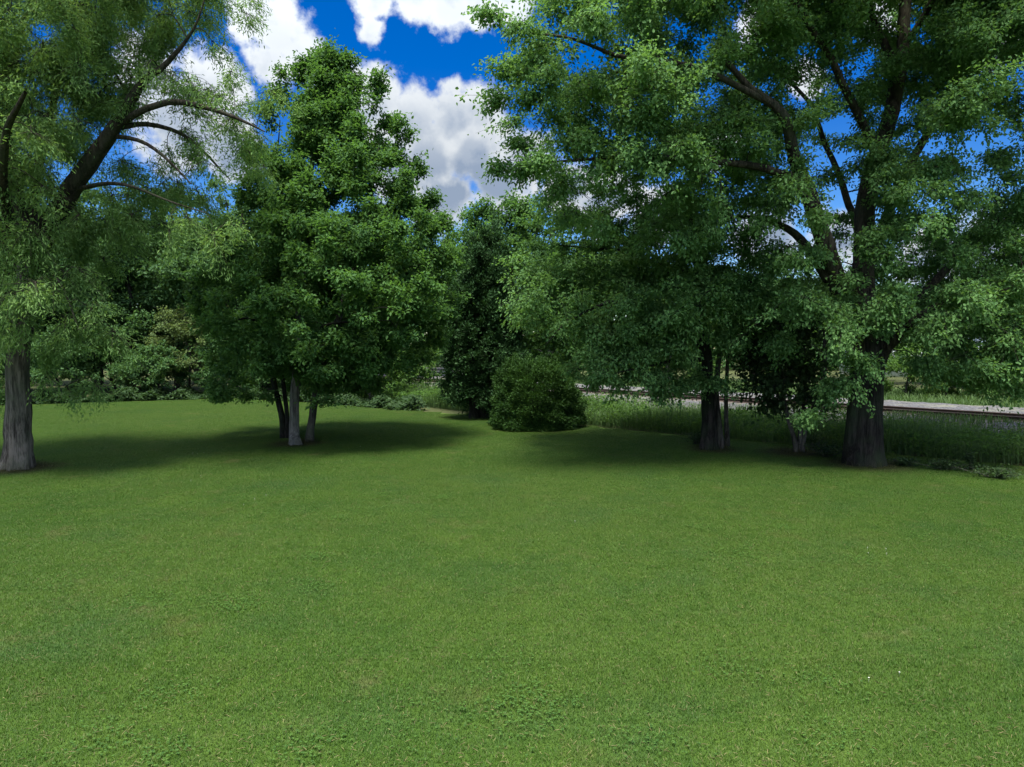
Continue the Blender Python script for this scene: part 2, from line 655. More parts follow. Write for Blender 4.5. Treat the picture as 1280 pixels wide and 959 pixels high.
def rough_ground_material():
    m, nt = new_mat('rough_ground')
    t = NT(nt)
    pos = t.n('ShaderNodeNewGeometry').outputs['Position']
    n1 = t.noise(pos, .25, 5, .6)
    n2 = t.noise(pos, 6, 6, .7)
    c = t.mix(t.mapr(n1, .35, .65), (.030, .045, .016), (.075, .095, .03))
    c = t.mix(t.mapr(n2, .4, .7), c, (.045, .038, .022))
    p = t.n('ShaderNodeBsdfPrincipled')
    t.set(p.inputs['Base Color'], c)
    p.inputs['Roughness'].default_value = .95
    p.inputs['Specular IOR Level'].default_value = .1
    b = t.n('ShaderNodeBump')
    b.inputs['Strength'].default_value = .8
    b.inputs['Distance'].default_value = .1
    t.set(b.inputs['Height'], n2)
    nt.links.new(b.outputs[0], p.inputs['Normal'])
    out = t.n('ShaderNodeOutputMaterial')
    nt.links.new(p.outputs[0], out.inputs[0])
    return m


M_ground = rough_ground_material()
gg = Geo()
gg.add([(-900, -500, -.03), (900, -500, -.03), (900, 1200, -.03), (-900, 1200, -.03)], [np.array([[0, 1, 2, 3]])])
tag(gg.obj('ground', M_ground), kind='structure')

me = bpy.data.meshes.new('lawn')
me.from_pydata([(x, y, 0) for x, y in edge], [], [list(range(len(edge)))])
me.materials.append(M_lawn)
lawn = bpy.data.objects.new('lawn', me)
C.objects.link(lawn)
tag(lawn, kind='structure')
if me.polygons[0].normal.z < 0:
    me.flip_normals()


def inside(P, poly):
    x, y = P[:, 0], P[:, 1]
    r = np.zeros(len(P), bool)
    j = len(poly) - 1
    for i in range(len(poly)):
        xi, yi = poly[i]
        xj, yj = poly[j]
        with np.errstate(divide='ignore', invalid='ignore'):
            c = ((yi > y) != (yj > y)) & (x < (xj - xi) * (y - yi) / (yj - yi + 1e-12) + xi)
        r ^= c
        j = i
    return r


# turf: tiles of mown blades, scattered over the lawn (one object, nobody could count the blades)
tiles = bpy.data.collections.new('turf_tiles')


def turf_tile(seed, nb, size, h):
    g = np.random.default_rng(seed)
    p = np.concatenate([g.uniform(-size, size, (nb, 2)), np.zeros((nb, 1))], 1)
    az = g.uniform(0, 6.283, nb)
    lean = np.abs(g.normal(.75, .4, nb))
    hh = h * g.uniform(.45, 1.15, nb)
    w = g.uniform(.003, .0055, nb)
    d = np.stack([np.cos(az), np.sin(az), np.zeros(nb)], 1)
    s = np.stack([-np.sin(az), np.cos(az), np.zeros(nb)], 1) * w[:, None] * .5
    z = np.array([0, 0, 1.0])
    m = p + d * (hh * lean * .35)[:, None] + z * (hh * .6)[:, None]
    t = p + d * (hh * lean)[:, None] + z * (hh * (1 - .25 * lean))[:, None]
    v = np.stack([p + s, p - s, m - s * .9, m + s * .9, t], 1).reshape(-1, 3)
    b = np.arange(nb)[:, None] * 5
    G = Geo()
    rn = g.random(nb)
    G.add(v, [b + np.array([[0, 1, 2, 3]]), b + np.array([[3, 2, 4]])], rn)
    o = bpy.data.objects.new('turf_tile', G.mesh('turf_tile', M_blade))
    tiles.objects.link(o)


for s in range(4):
    turf_tile(100 + s, 8200, .505, .034)

step = 1.0
gx, gy = np.meshgrid(np.arange(-45, 45, step), np.arange(1.35, 46, step))
P = np.stack([gx.ravel(), gy.ravel()], 1)
keep = inside(P, edge) & (np.abs(P[:, 0]) < P[:, 1] * .85 + 3.5)
P = P[keep]
pm = bpy.data.meshes.new('lawn_grass')
pm.from_pydata([(x, y, .004) for x, y in P], [], [])
rot = np.zeros((len(P), 3))
rot[:, 2] = rng.integers(0, 4, len(P)) * (math.pi / 2)
a = pm.attributes.new('rot', 'FLOAT_VECTOR', 'POINT')
a.data.foreach_set('vector', rot.ravel().astype(np.float32))
sc_ = np.ones((len(P), 3))
sc_[:, 2] = rng.uniform(.97, 1.03, len(P)) * np.select([P[:, 1] < 5.6, P[:, 1] < 6.6], [.88, 1.12], 1.0)
a = pm.attributes.new('siz', 'FLOAT_VECTOR', 'POINT')
a.data.foreach_set('vector', sc_.ravel().astype(np.float32))
lg = bpy.data.objects.new('lawn_grass', pm)
C.objects.link(lg)
tag(lg, 'short mown green grass covering the whole lawn', 'grass', kind='stuff')
ng = bpy.data.node_groups.new('turf', 'GeometryNodeTree')
ng.interface.new_socket('Geometry', in_out='INPUT', socket_type='NodeSocketGeometry')
ng.interface.new_socket('Geometry', in_out='OUTPUT', socket_type='NodeSocketGeometry')
gi = ng.nodes.new('NodeGroupInput')
go = ng.nodes.new('NodeGroupOutput')
ip = ng.nodes.new('GeometryNodeInstanceOnPoints')
ci_ = ng.nodes.new('GeometryNodeCollectionInfo')
ci_.inputs['Collection'].default_value = tiles
ci_.inputs['Separate Children'].default_value = True
ci_.inputs['Reset Children'].default_value = True
ip.inputs['Pick Instance'].default_value = True
na = ng.nodes.new('GeometryNodeInputNamedAttribute')
na.data_type = 'FLOAT_VECTOR'
na.inputs['Name'].default_value = 'rot'
nb_ = ng.nodes.new('GeometryNodeInputNamedAttribute')
nb_.data_type = 'FLOAT_VECTOR'
nb_.inputs['Name'].default_value = 'siz'
ng.links.new(gi.outputs[0], ip.inputs['Points'])
ng.links.new(ci_.outputs[0], ip.inputs['Instance'])
ng.links.new(na.outputs[0], ip.inputs['Rotation'])
ng.links.new(nb_.outputs[0], ip.inputs['Scale'])
ng.links.new(ip.outputs[0], go.inputs[0])
lg.modifiers.new('turf', 'NODES').node_group = ng

# ------------------------------------------------------------------ willow on the left
g = np.random.default_rng(5)
W = WB
wt = [[(*WB, .37), (*(WB + [0, 0, .25]), .335), (*at(24, 550, WB[1]), .295), (*at(25, 500, WB[1]), .262), (*at(26, 440, WB[1]), .245),
       (*at(30, 380, WB[1]), .25), (*at(36, 325, WB[1]), .25)]]
wl = [limb_px(x) for x in (
    [(36, 335, 18.1, 0.2378), (62, 285, 18, 0.2378), (100, 225, 17.8, 0.2050), (132, 180, 17.7, 0.1722), (150, 152, 17.6, 0.1476)],
    [(148, 156, 17.6, 0.1230), (162, 125, 17.6, 0.1066), (178, 100, 17.5, 0.0820), (205, 78, 17.5, 0.0574), (240, 35, 17.4, 0.0287), (262, -10, 17.4, 0.0123)],
    [(152, 153, 17.6, 0.0902), (180, 138, 17.4, 0.0779), (222, 130, 17.2, 0.0697), (262, 137, 17, 0.0574), (300, 148, 16.9, 0.0410), (342, 162, 16.8, 0.0164)],
    [(146, 160, 17.6, 0.0738), (185, 155, 17.9, 0.0615), (226, 164, 18.2, 0.0492), (252, 184, 18.4, 0.0369), (270, 205, 18.5, 0.0262), (286, 224, 18.6, 0.0123)],
    [(138, 170, 17.7, 0.0656), (172, 175, 17.3, 0.0492), (203, 196, 17.1, 0.0369), (235, 228, 16.9, 0.0123)],
    [(92, 238, 17.8, 0.0615), (128, 231, 17.4, 0.0492), (165, 235, 17, 0.0369), (212, 254, 16.8, 0.0205), (250, 268, 16.7, 0.0098)],
    [(150, 150, 17.6, 0.0574), (158, 118, 17.9, 0.0410), (146, 92, 18.1, 0.0287), (128, 60, 18.2, 0.0164)],
    [(36, 330, 18.2, 0.1804), (22, 250, 18.4, 0.1558), (14, 180, 18.5, 0.1312), (22, 90, 18.6, 0.0902), (40, -20, 18.8, 0.0492)],
    [(38, 325, 18.2, 0.1312), (44, 230, 18.9, 0.1066), (66, 130, 19.3, 0.0820), (92, 30, 19.6, 0.0492), (105, -60, 19.8, 0.0246)],
    [(30, 335, 18.2, 0.1804), (-20, 260, 18, 0.1476), (-90, 180, 18, 0.0984), (-150, 60, 18.2, 0.0492)],
    [(30, 330, 18, 0.1394), (5, 260, 16.6, 0.1066), (10, 180, 15.4, 0.0738), (40, 110, 14.6, 0.0328)],
    [(44, 350, 18, 0.0492), (62, 345, 17.2, 0.0410), (80, 365, 16.8, 0.0246), (95, 400, 16.6, 0.0123)])]
wb = [E(55, 60, 17.5, 95, 70, 2.6), E(20, 170, 16.5, 60, 65, 2), E(95, 110, 19.2, 50, 50, 1.6), E(-90, 100, 18, 110, 140, 3.5), E(170, 25, 18.4, 70, 36, 1.6, .7),
      E(110, -70, 18, 170, 70, 3.5), E(245, 75, 17.6, 60, 45, 1.2, .55), E(240, 125, 17.3, 84, 52, .9, .3), E(300, 120, 17.2, 40, 40, .8, .45), E(285, 185, 17.4, 50, 44, .9, .5), E(320, 90, 17.2, 24, 30, .6, .4), E(215, 110, 17.4, 40, 22, .8, .35), E(215, 185, 18.6, 50, 26, 1, .4),
      E(215, 238, 19, 55, 28, 1, .8), E(255, 275, 17, 45, 28, .9), E(160, 272, 18.7, 62, 30, 1.2), E(112, 300, 18.6, 40, 36, 1.0), E(45, 362, 16.6, 60, 52, 1, 1.2), E(112, 385, 17, 34, 45, .8),
      E(75, 450, 17.6, 22, 38, .6), E(100, 470, 17.8, 22, 30, .5), E(-25, 390, 17, 50, 70, 1.2), E(10, 270, 16.4, 50, 55, 1.2), E(-40, 470, 18, 30, 40, .8), E(160, 215, 19.8, 50, 36, 1.0, .7),
      E(5, 415, 16.9, 28, 26, .5), E(95, 190, 19.8, 40, 40, 1.0), E(175, 110, 19.5, 40, 34, 1, .3)]
make_tree('willow_tree', 'big grey green willow with leaning limb and furrowed trunk at left edge of lawn', 'tree', W, wt, wl, wb,
          M_bark_willow, M_willow, g, clump_r=.55, fill=1.25, tips=14, per_tip=27, L=(.075, .13), W=.25, droop=.7, hang=.6, spread=.09, up=.3, flute=.13, asc=-.6, blend=1.3, limb_bark=M_bark_limb, twig_r=.006)

# ------------------------------------------------------------------ multi-stem maple
g = np.random.default_rng(6)
ct = [[(*ground_at(370, 557), .23), (*at(369, 545, 23), .17), (*at(369, 500, 23.1), .15), (*at(372, 440, 23.2), .14), (*at(378, 330, 23.3), .12), (*at(386, 240, 23.3), .09), (*at(396, 150, 23.3), .06), (*at(400, 60, 23.3), .012)],
      [(*ground_at(354, 548), .13), (*at(352, 525, 23.9), .10), (*at(346, 495, 24), .095), (*at(330, 420, 24.2), .085), (*at(310, 330, 24.4), .06), (*at(300, 240, 24.5), .02)],
      [(*ground_at(358, 548), .11), (*at(359, 525, 23.9), .085), (*at(356, 495, 23.9), .08), (*at(348, 410, 24.2), .07), (*at(342, 280, 24.4), .05), (*at(350, 150, 24.4), .015)],
      [(*ground_at(386, 553), .16), (*at(388, 535, 23.4), .125), (*at(394, 500, 23.3), .12), (*at(406, 450, 23), .11), (*at(432, 370, 22.7), .09), (*at(456, 290, 22.5), .06), (*at(474, 180, 22.5), .015)]]
cl = [limb_px(x) for x in (
    [(372, 440, 23.2, .07), (400, 410, 22, .05), (440, 400, 21, .03), (490, 395, 20.5, .012)],
    [(348, 410, 24.2, .05), (310, 400, 23, .04), (270, 410, 22, .02)],
    [(378, 330, 23.3, .06), (350, 300, 22, .04), (320, 285, 21.3, .015)],
    [(432, 370, 22.7, .06), (490, 340, 23, .04), (545, 330, 23.3, .015)],
    [(386, 240, 23.3, .05), (430, 200, 23.8, .035), (470, 130, 24, .01)],
    [(378, 350, 23.3, .06), (400, 310, 25, .04), (420, 290, 26.5, .015)],
    [(352, 495, 24, .03), (335, 490, 23.6, .022), (322, 500, 23.4, .008)])]
# upright leafy shoots filling a tapering crown
cb = [E(x_, y_, 23.2 + .5 * math.sin(x_), w_, h_, .26, 9) for x_, y_, w_, h_ in ((398, 66, 6, 20), (412, 82, 6, 22), (430, 92, 7, 24), (447, 112, 6, 22), (470, 120, 6, 26), (484, 142, 6, 26), (501, 178, 6, 22), (519, 205, 6, 20),
      (536, 242, 7, 20), (548, 270, 7, 18), (378, 95, 7, 24), (352, 115, 7, 24), (335, 150, 7, 22), (316, 195, 8, 20), (563, 322, 7, 18))]
for k_ in range(400):
    y_ = 85 + 395 * g.random() ** .72
    hw = np.interp(y_, [80, 110, 150, 200, 250, 300, 350, 400, 440, 470, 490], [6, 20, 44, 78, 110, 138, 158, 162, 150, 130, 98])
    cx_ = np.interp(y_, [80, 200, 300, 400, 490], [408, 418, 412, 405, 385])
    an, rr_ = g.uniform(0, 6.283), g.random() ** .42
    thin = .7 if y_ < 240 else 1.0
    if g.random() > thin:
        continue
    cb.append(E(cx_ + hw * rr_ * math.cos(an), y_, 23.2 + hw * rr_ * math.sin(an) * 23.2 / FPX, g.uniform(7, 11), g.uniform(20, 40), g.uniform(.26, .38), 3.6))
cb.append(E(325, 494, 23.4, 16, 9, .4))
make_tree('multi_stem_maple', 'multi stemmed young maple with tall green crown standing alone in the lawn', 'tree', CB, ct, cl, cb,
          M_bark_light, M_clump, g, clump_r=.52, fill=1.1, tips=11, per_tip=22, L=(.085, .15), W=.54, spread=.135, droop=.3, up=.7, flute=.06, asc=.8,
          limb_bark=M_bark_dark, trunk_barks=[M_bark_light, M_bark_dark, M_bark_dark, M_bark])

# ------------------------------------------------------------------ big silver maple
g = np.random.default_rng(7)
y0 = MB[1]
mt = [[(*MB, .55), (*(MB + [0, 0, .3]), .49), (*at(1082, 545, y0), .43), (*at(1085, 500, y0), .385), (*at(1086, 455, y0), .44), (*at(1086, 425, y0), .40)],
      [(*ground_at(1063, 579), .22), (*at(1064, 550, y0 - .25), .15), (*at(1068, 500, y0 - .25), .13), (*at(1074, 455, y0 - .1), .12)]]
ml = [limb_px(x) for x in (
    [(1082, 460, y0, 0.2752), (1062, 395, 18.6, 0.2666), (1040, 330, 18.3, 0.2322), (1020, 270, 18, 0.2064), (1004, 222, 17.8, 0.1720), (985, 175, 17.5, 0.1290), (950, 120, 17.2, 0.0946), (900, 60, 17, 0.0516)],
    [(1087, 440, y0, 0.3096), (1080, 375, 19, 0.2924), (1078, 315, 19.2, 0.2752), (1083, 250, 19.4, 0.2494), (1096, 195, 19.6, 0.2236), (1112, 140, 19.8, 0.2064), (1124, 75, 19.9, 0.1806), (1134, 0, 20, 0.1548), (1142, -100, 20.2, 0.1032), (1150, -200, 20.4, 0.0430)],
    [(1119, 85, 19.9, 0.1204), (1104, 48, 19.7, 0.0946), (1092, 10, 19.5, 0.0688), (1085, -60, 19.4, 0.0344)],
    [(1098, 462, y0, 0.1462), (1110, 435, 18.4, 0.1290), (1128, 415, 18, 0.1032), (1152, 392, 17.6, 0.0774), (1200, 370, 17.2, 0.0516), (1265, 362, 17, 0.0172)],
    [(1082, 345, 19.1, 0.1720), (1110, 270, 19.6, 0.1376), (1145, 195, 20.2, 0.1118), (1190, 110, 20.8, 0.0860), (1240, 20, 21.2, 0.0430)],
    [(1036, 350, 18.4, 0.1462), (1010, 310, 18.9, 0.1204), (985, 285, 19.3, 0.0946), (940, 270, 19.8, 0.0602), (880, 275, 20.2, 0.0258)],
    [(1006, 228, 17.8, 0.1118), (930, 205, 17.2, 0.0860), (850, 195, 16.8, 0.0645), (760, 190, 16.5, 0.0430), (670, 205, 16.3, 0.0155)],
    [(955, 125, 17.2, 0.0860), (870, 85, 16.6, 0.0688), (785, 68, 16.2, 0.0516), (715, 45, 16, 0.0344), (620, 32, 15.8, 0.0103)],
    [(1096, 190, 19.6, 0.1204), (1030, 60, 18.2, 0.0860), (960, -40, 17.4, 0.0516), (880, -120, 17, 0.0258)],
    [(1124, 70, 19.9, 0.1032), (1210, -60, 19, 0.0688), (1330, -150, 18.4, 0.0344)],
    [(1100, 430, 18.8, 0.1376), (1180, 340, 19.8, 0.1032), (1270, 260, 20.6, 0.0688), (1370, 200, 21, 0.0344)],
    [(1080, 375, 19, 0.1376), (1060, 250, 21.5, 0.1032), (1000, 120, 23.2, 0.0602), (930, 30, 24, 0.0258)])]
mb = [E(612, 28, 15.8, 34, 16, .6, .8), E(655, 50, 15.9, 46, 26, .9), E(640, 78, 16, 28, 14, .5, .7), E(715, 25, 16, 60, 36, 1.2), E(690, 95, 16.2, 40, 26, .8, .9), E(655, 115, 16.2, 18, 14, .4, .6), E(770, 75, 16.3, 60, 42, 1.3), E(745, 135, 16.4, 54, 32, 1), E(672, 170, 16.4, 30, 12, .4, .5),
      E(625, 205, 16.3, 34, 13, .5, .75), E(690, 205, 16.4, 44, 24, .8), E(765, 195, 16.6, 60, 34, 1.1), E(835, 130, 16.7, 56, 48, 1.4), E(850, 40, 17, 66, 46, 1.6), E(845, 215, 17, 60, 40, 1.3), E(905, 95, 17.2, 42, 40, 1.2), E(915, 180, 17.4, 56, 42, 1.3), E(700, 255, 17, 42, 22, .8, .7),
      E(900, 260, 19.4, 60, 40, 1.3), E(960, 225, 18.4, 40, 44, 1, .8), E(810, 270, 19, 60, 28, 1.1, .7), E(975, 140, 17.5, 36, 40, 1, .8), E(1000, 40, 18.2, 52, 46, 1.4), E(960, 330, 19.5, 44, 32, 1.1, .9), E(1060, 55, 19, 44, 50, 1.3), E(1085, 130, 19.6, 30, 40, .9, .7), E(1175, 50, 19.2, 56, 56, 1.8), E(1245, 40, 17, 60, 56, 1.7),
      E(1240, 130, 16, 48, 44, 1.4), E(1165, 150, 18.6, 36, 44, 1.1, .8), E(1118, 230, 18, 44, 46, 1.2), E(1075, 240, 20.5, 22, 50, .8, .8), E(1200, 225, 17.2, 40, 30, .9, .55), E(1270, 220, 18.5, 40, 40, 1.2, .7), E(1150, 305, 17.8, 52, 32, 1.1, .8), E(1240, 310, 18.8, 60, 30, 1.2, .5), E(1130, 365, 17.4, 44, 30, .9), E(1075, 385, 17.6, 44, 34, 1), E(1015, 400, 18, 46, 38, 1.1),
      E(1010, 340, 18.4, 30, 24, .7, .7), E(1200, 385, 17.4, 56, 34, 1.2), E(1262, 400, 17.4, 44, 44, 1.1), E(1185, 438, 17.6, 48, 22, .9, .8), E(1250, 458, 17.8, 40, 28, .9), E(1045, 450, 18, 30, 30, .7), E(1040, 492, 17.9, 32, 26, .6), E(1022, 522, 18, 20, 14, .4), E(1125, 425, 18.2, 20, 22, .5, .8),
      E(1272, 500, 17.6, 14, 22, .4), E(1012, 355, 20, 40, 28, 1, .9), E(1018, 255, 17.2, 26, 26, .5, .7), E(985, 190, 17, 34, 34, .7, .8), E(1040, 190, 21.5, 34, 80, .8, .3), E(1050, 320, 17.4, 26, 30, .5, .7), E(1010, 120, 17.2, 36, 30, .8, .7), E(1090, 300, 17.6, 26, 40, .6, .7), E(1150, 425, 17.6, 30, 24, .7), E(1215, 425, 17.2, 44, 26, .9), E(1262, 440, 17, 34, 40, .9), E(1230, 365, 18, 50, 30, 1), E(1275, 280, 18, 30, 40, 1, .8), E(720, 262, 17, 50, 20, .8, .8),
      E(1100, 300, 17.6, 26, 40, .6, .8), E(1180, 270, 16.5, 40, 30, .8, .7), E(1105, 180, 18, 34, 36, .8, .7), E(1060, 430, 17.7, 36, 22, .7), E(1100, 410, 17.8, 34, 26, .6), E(1150, 460, 18, 26, 16, .6, .7), E(1225, 270, 20.5, 50, 40, 1.2, .7),
      E(1180, 100, 20.5, 70, 60, 1.4, .8), E(1060, 330, 17.4, 22, 24, .5, .7), E(985, 290, 17.6, 34, 30, .8, .8), E(1275, 330, 17, 30, 50, 1), E(930, 20, 17, 50, 34, 1.2), E(970, 90, 19.5, 30, 30, .8, .6), E(780, 10, 16.4, 60, 30, 1.2), E(860, 290, 17.6, 46, 24, .8, .8),
      E(760, 120, 21, 120, 80, 1.5, .45), E(880, 230, 22, 110, 70, 1.5, .55), E(740, 240, 21, 90, 36, 1.2, .6), E(1180, 250, 22, 100, 90, 1.5, .4), E(1180, 350, 21, 100, 50, 1.5, .7), E(660, 95, 16.1, 34, 36, .7, .7), E(1082, 200, 18.4, 26, 40, .6, .7), E(1100, 340, 17.5, 30, 30, .6, .8),
      E(960, -160, 14.5, 150, 40, 1.6, .5), E(1150, -190, 14, 120, 40, 1.6, .5),
      E(900, -70, 18, 200, 60, 3), E(1150, -110, 19, 260, 90, 4.5), E(1400, 80, 19.5, 80, 130, 2.5), E(1390, 300, 19, 80, 110, 2.5), E(1000, 90, 23.5, 90, 80, 1.6, .35), E(900, 180, 22.5, 70, 70, 1.6, .4), E(1330, -60, 18, 120, 90, 3)]
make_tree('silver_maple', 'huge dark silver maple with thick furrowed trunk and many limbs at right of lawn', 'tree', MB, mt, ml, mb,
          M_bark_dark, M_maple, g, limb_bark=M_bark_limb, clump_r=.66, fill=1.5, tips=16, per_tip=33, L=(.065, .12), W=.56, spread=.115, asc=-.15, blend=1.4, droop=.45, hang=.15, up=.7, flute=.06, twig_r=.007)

# ------------------------------------------------------------------ dark maple left of it, with thin stems
g = np.random.default_rng(8)
y1 = DB[1]
dt = [[(*ground_at(887, 562), .33), (*at(886, 545, y1), .24), (*at(884, 500, y1), .19), (*at(882, 440, y1), .165), (*at(876, 370, y1), .13), (*at(868, 300, y1), .10), (*at(858, 240, y1), .03)],
      [(*ground_at(900, 561), .14), (*at(899, 530, y1 + .2), .095), (*at(897, 480, y1 + .3), .085), (*at(905, 420, y1 + .4), .06), (*at(925, 370, y1 + .5), .02)],
      [(*ground_at(909, 558), .10), (*at(908, 530, y1 + .3), .07), (*at(909, 470, y1 + .2), .06), (*at(915, 420, y1), .045), (*at(935, 350, y1 - .4), .015)]]
dl = [limb_px(x) for x in (
    [(884, 440, y1, .12), (840, 400, y1 - .5, .09), (780, 380, y1 - 1, .06), (710, 400, y1 - 1.4, .03), (680, 430, y1 - 1.5, .012)],
    [(880, 390, y1, .11), (830, 340, y1 + .5, .08), (770, 310, y1 + 1, .05), (700, 310, y1 + 1.2, .015)],
    [(884, 450, y1, .08), (850, 450, y1 - 1, .06), (800, 460, y1 - 1.8, .03), (750, 470, y1 - 2, .012)],
    [(880, 380, y1, .10), (910, 350, y1 - 1, .07), (940, 360, y1 - 2, .03)],
    [(882, 420, y1, .09), (880, 390, y1 - 1.5, .06), (870, 380, y1 - 2.6, .02)],
    [(880, 400, y1, .1), (850, 360, y1 + 2, .06), (820, 350, y1 + 3, .02)])]
db = [E(690, 335, 22.5, 44, 36, 1.3), E(695, 385, 20.6, 40, 34, 1.2), E(745, 445, 20.4, 36, 30, 1.1), E(760, 330, 22.4, 58, 40, 1.6), E(770, 400, 20.8, 60, 42, 1.6), E(780, 455, 20, 56, 28, 1.3), E(840, 320, 22, 56, 44, 1.6), E(850, 390, 20.4, 60, 44, 1.7),
      E(850, 450, 20.2, 56, 28, 1.3), E(915, 350, 20.8, 46, 40, 1.4), E(925, 410, 20.6, 44, 36, 1.2), E(870, 385, 19, 40, 30, .9), E(820, 484, 20.6, 34, 10, .7), E(740, 482, 20.4, 24, 10, .5, .7), E(900, 462, 21.6, 36, 18, .8), E(860, 270, 22, 40, 30, 1.2, .8), E(760, 285, 22.6, 50, 24, 1.2, .9), E(705, 290, 22.8, 36, 24, 1.0, .9), E(800, 360, 24.5, 70, 60, 1.4, .7), E(660, 345, 22.5, 24, 34, .8)]
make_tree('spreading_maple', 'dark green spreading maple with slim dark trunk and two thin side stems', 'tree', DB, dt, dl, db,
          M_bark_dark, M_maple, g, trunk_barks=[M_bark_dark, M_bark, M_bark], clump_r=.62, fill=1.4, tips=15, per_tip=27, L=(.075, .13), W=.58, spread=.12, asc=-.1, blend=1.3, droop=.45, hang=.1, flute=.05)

# small dark understory tree
g = np.random.default_rng(9)
y2 = UB[1]
ut = [limb_px(x) for x in (
    [(997, 566, y2, .09), (992, 545, y2, .07), (984, 520, y2, .06), (975, 470, y2 + .2, .04), (965, 420, y2 + .4, .01)],
    [(1000, 566, y2 + .1, .10), (1000, 545, y2 + .1, .08), (1004, 515, y2 + .1, .065), (1006, 460, y2, .04), (1004, 410, y2, .01)],
    [(1003, 566, y2, .07), (1008, 540, y2, .05), (1020, 510, y2 - .1, .03), (1030, 480, y2 - .2, .01)])]
for t_ in ut:
    t_[0] = (t_[0][0], t_[0][1], 0.0, t_[0][3])
ub = [E(965, 425, y2 + .3, 38, 36, 1.2), E(1000, 450, y2, 36, 36, 1.1), E(960, 475, y2, 34, 28, 1), E(1010, 488, y2, 24, 20, .8), E(990, 410, y2 + 1, 40, 30, 1.2), E(950, 445, y2 + .5, 24, 30, .9), E(975, 500, y2 + .3, 24, 14, .7, .8)]
make_tree('understory_tree', 'small very dark multi stemmed tree just left of the thick furrowed trunk', 'tree', UB, ut, [], ub,
          M_bark, M_dark, g, clump_r=.5, fill=1.0, tips=12, per_tip=13, L=(.11, .17), W=.72)

# ------------------------------------------------------------------ columnar cedar and round yew
g = np.random.default_rng(10)
yk = KB[1]
kt = [limb_px(x) for x in (
    [(593, 524, yk, .26), (592, 505, yk, .2), (590, 470, yk, .17), (594, 400, yk, .12), (602, 330, yk, .05), (606, 290, yk, .01)],
    [(604, 524, yk + .2, .24), (604, 505, yk + .2, .18), (607, 470, yk + .2, .16), (614, 400, yk + .2, .1), (620, 330, yk + .2, .03)])]
for t_ in kt:
    t_[0] = (t_[0][0], t_[0][1], 0.0, t_[0][3])
kb = [E(607, 305, yk, 16, 26, .6), E(598, 340, yk, 24, 30, 1), E(622, 345, yk, 24, 30, 1), E(590, 390, yk, 30, 36, 1.3), E(628, 390, yk, 28, 36, 1.3), E(585, 435, yk, 30, 34, 1.4), E(625, 440, yk, 32, 36, 1.4), E(580, 475, yk, 25, 26, 1.1), E(618, 480, yk, 30, 26, 1.2), E(575, 492, yk - .3, 18, 16, .8), E(606, 400, yk + .6, 40, 90, 1.2)]
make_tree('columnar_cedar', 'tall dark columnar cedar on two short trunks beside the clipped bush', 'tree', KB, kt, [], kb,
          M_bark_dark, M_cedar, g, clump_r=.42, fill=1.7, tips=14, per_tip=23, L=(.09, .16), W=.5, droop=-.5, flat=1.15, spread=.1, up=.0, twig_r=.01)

g = np.random.default_rng(12)
root = empty('round_yew', (YB[0], YB[1], 0), 'dense clipped rounded evergreen bush on the lawn beside the tall dark cedar', 'bush')
n = 52000
u = unit(g.normal(size=(n, 3)))
u[:, 2] = np.abs(u[:, 2])
az = np.arctan2(u[:, 1], u[:, 0])
el = np.arcsin(u[:, 2])
lump = 1 + .05 * np.sin(az * 3 - el * 4 + 2) + .05 * np.sin(az * 5 + el * 7) + .04 * np.sin(az * 9 - el * 11 + 1) + .035 * np.sin(el * 26 + az * 3) + g.normal(0, .02, n)
dep = 1 - .22 * g.random(n) ** 1.6
rx, rz = 1.82, 2.62
# bulges out above the ground on the right, leans a little left at the crown
q = np.cos(el)
prof = np.cos(np.clip(el, 0, 1.57)) ** .62
px_ = np.cos(az) * prof * rx * (1 + .10 * np.cos(az) * np.sin(2 * el))
py_ = np.sin(az) * prof * rx
pz_ = .05 + rz * np.sin(el) ** 1.05
pos = np.stack([px_ - .12 * pz_ * .3, py_, pz_], 1) * (lump * dep)[:, None]
nrm = unit(pos / np.array([rx, rx, rz]) ** 2)
ax = nrm * .8 + g.normal(size=pos.shape) * .45 + np.array([0, 0, .25])
Ls = g.uniform(.07, .14, n)
v, qd = leaf_geo(pos + [0, 0, .03], ax, nrm + g.normal(size=pos.shape) * .5 + [0, 0, .4], Ls, Ls * .36)
G = Geo()
G.add(v, [qd], np.tile(np.clip(g.normal(.45, .22, n) + .25 * np.sin(az * 4 + el * 5) * .5, 0, 1), 2))
G.obj('foliage', M_yew, root)
G = Geo()
m = 500
k = g.choice(n, m)
A = np.concatenate([g.normal(0, .18, (m, 2)), np.full((m, 1), .02)], 1)
B = pos[k] * .8
v, qd = prisms(A, A * .5 + B * .5 + [0, 0, .1], .025, .015)
G.add(v, [qd])
v, qd = prisms(A * .5 + B * .5 + [0, 0, .1], B, .015, .005)
G.add(v, [qd])
G.obj('stems', M_bark_dark, root)

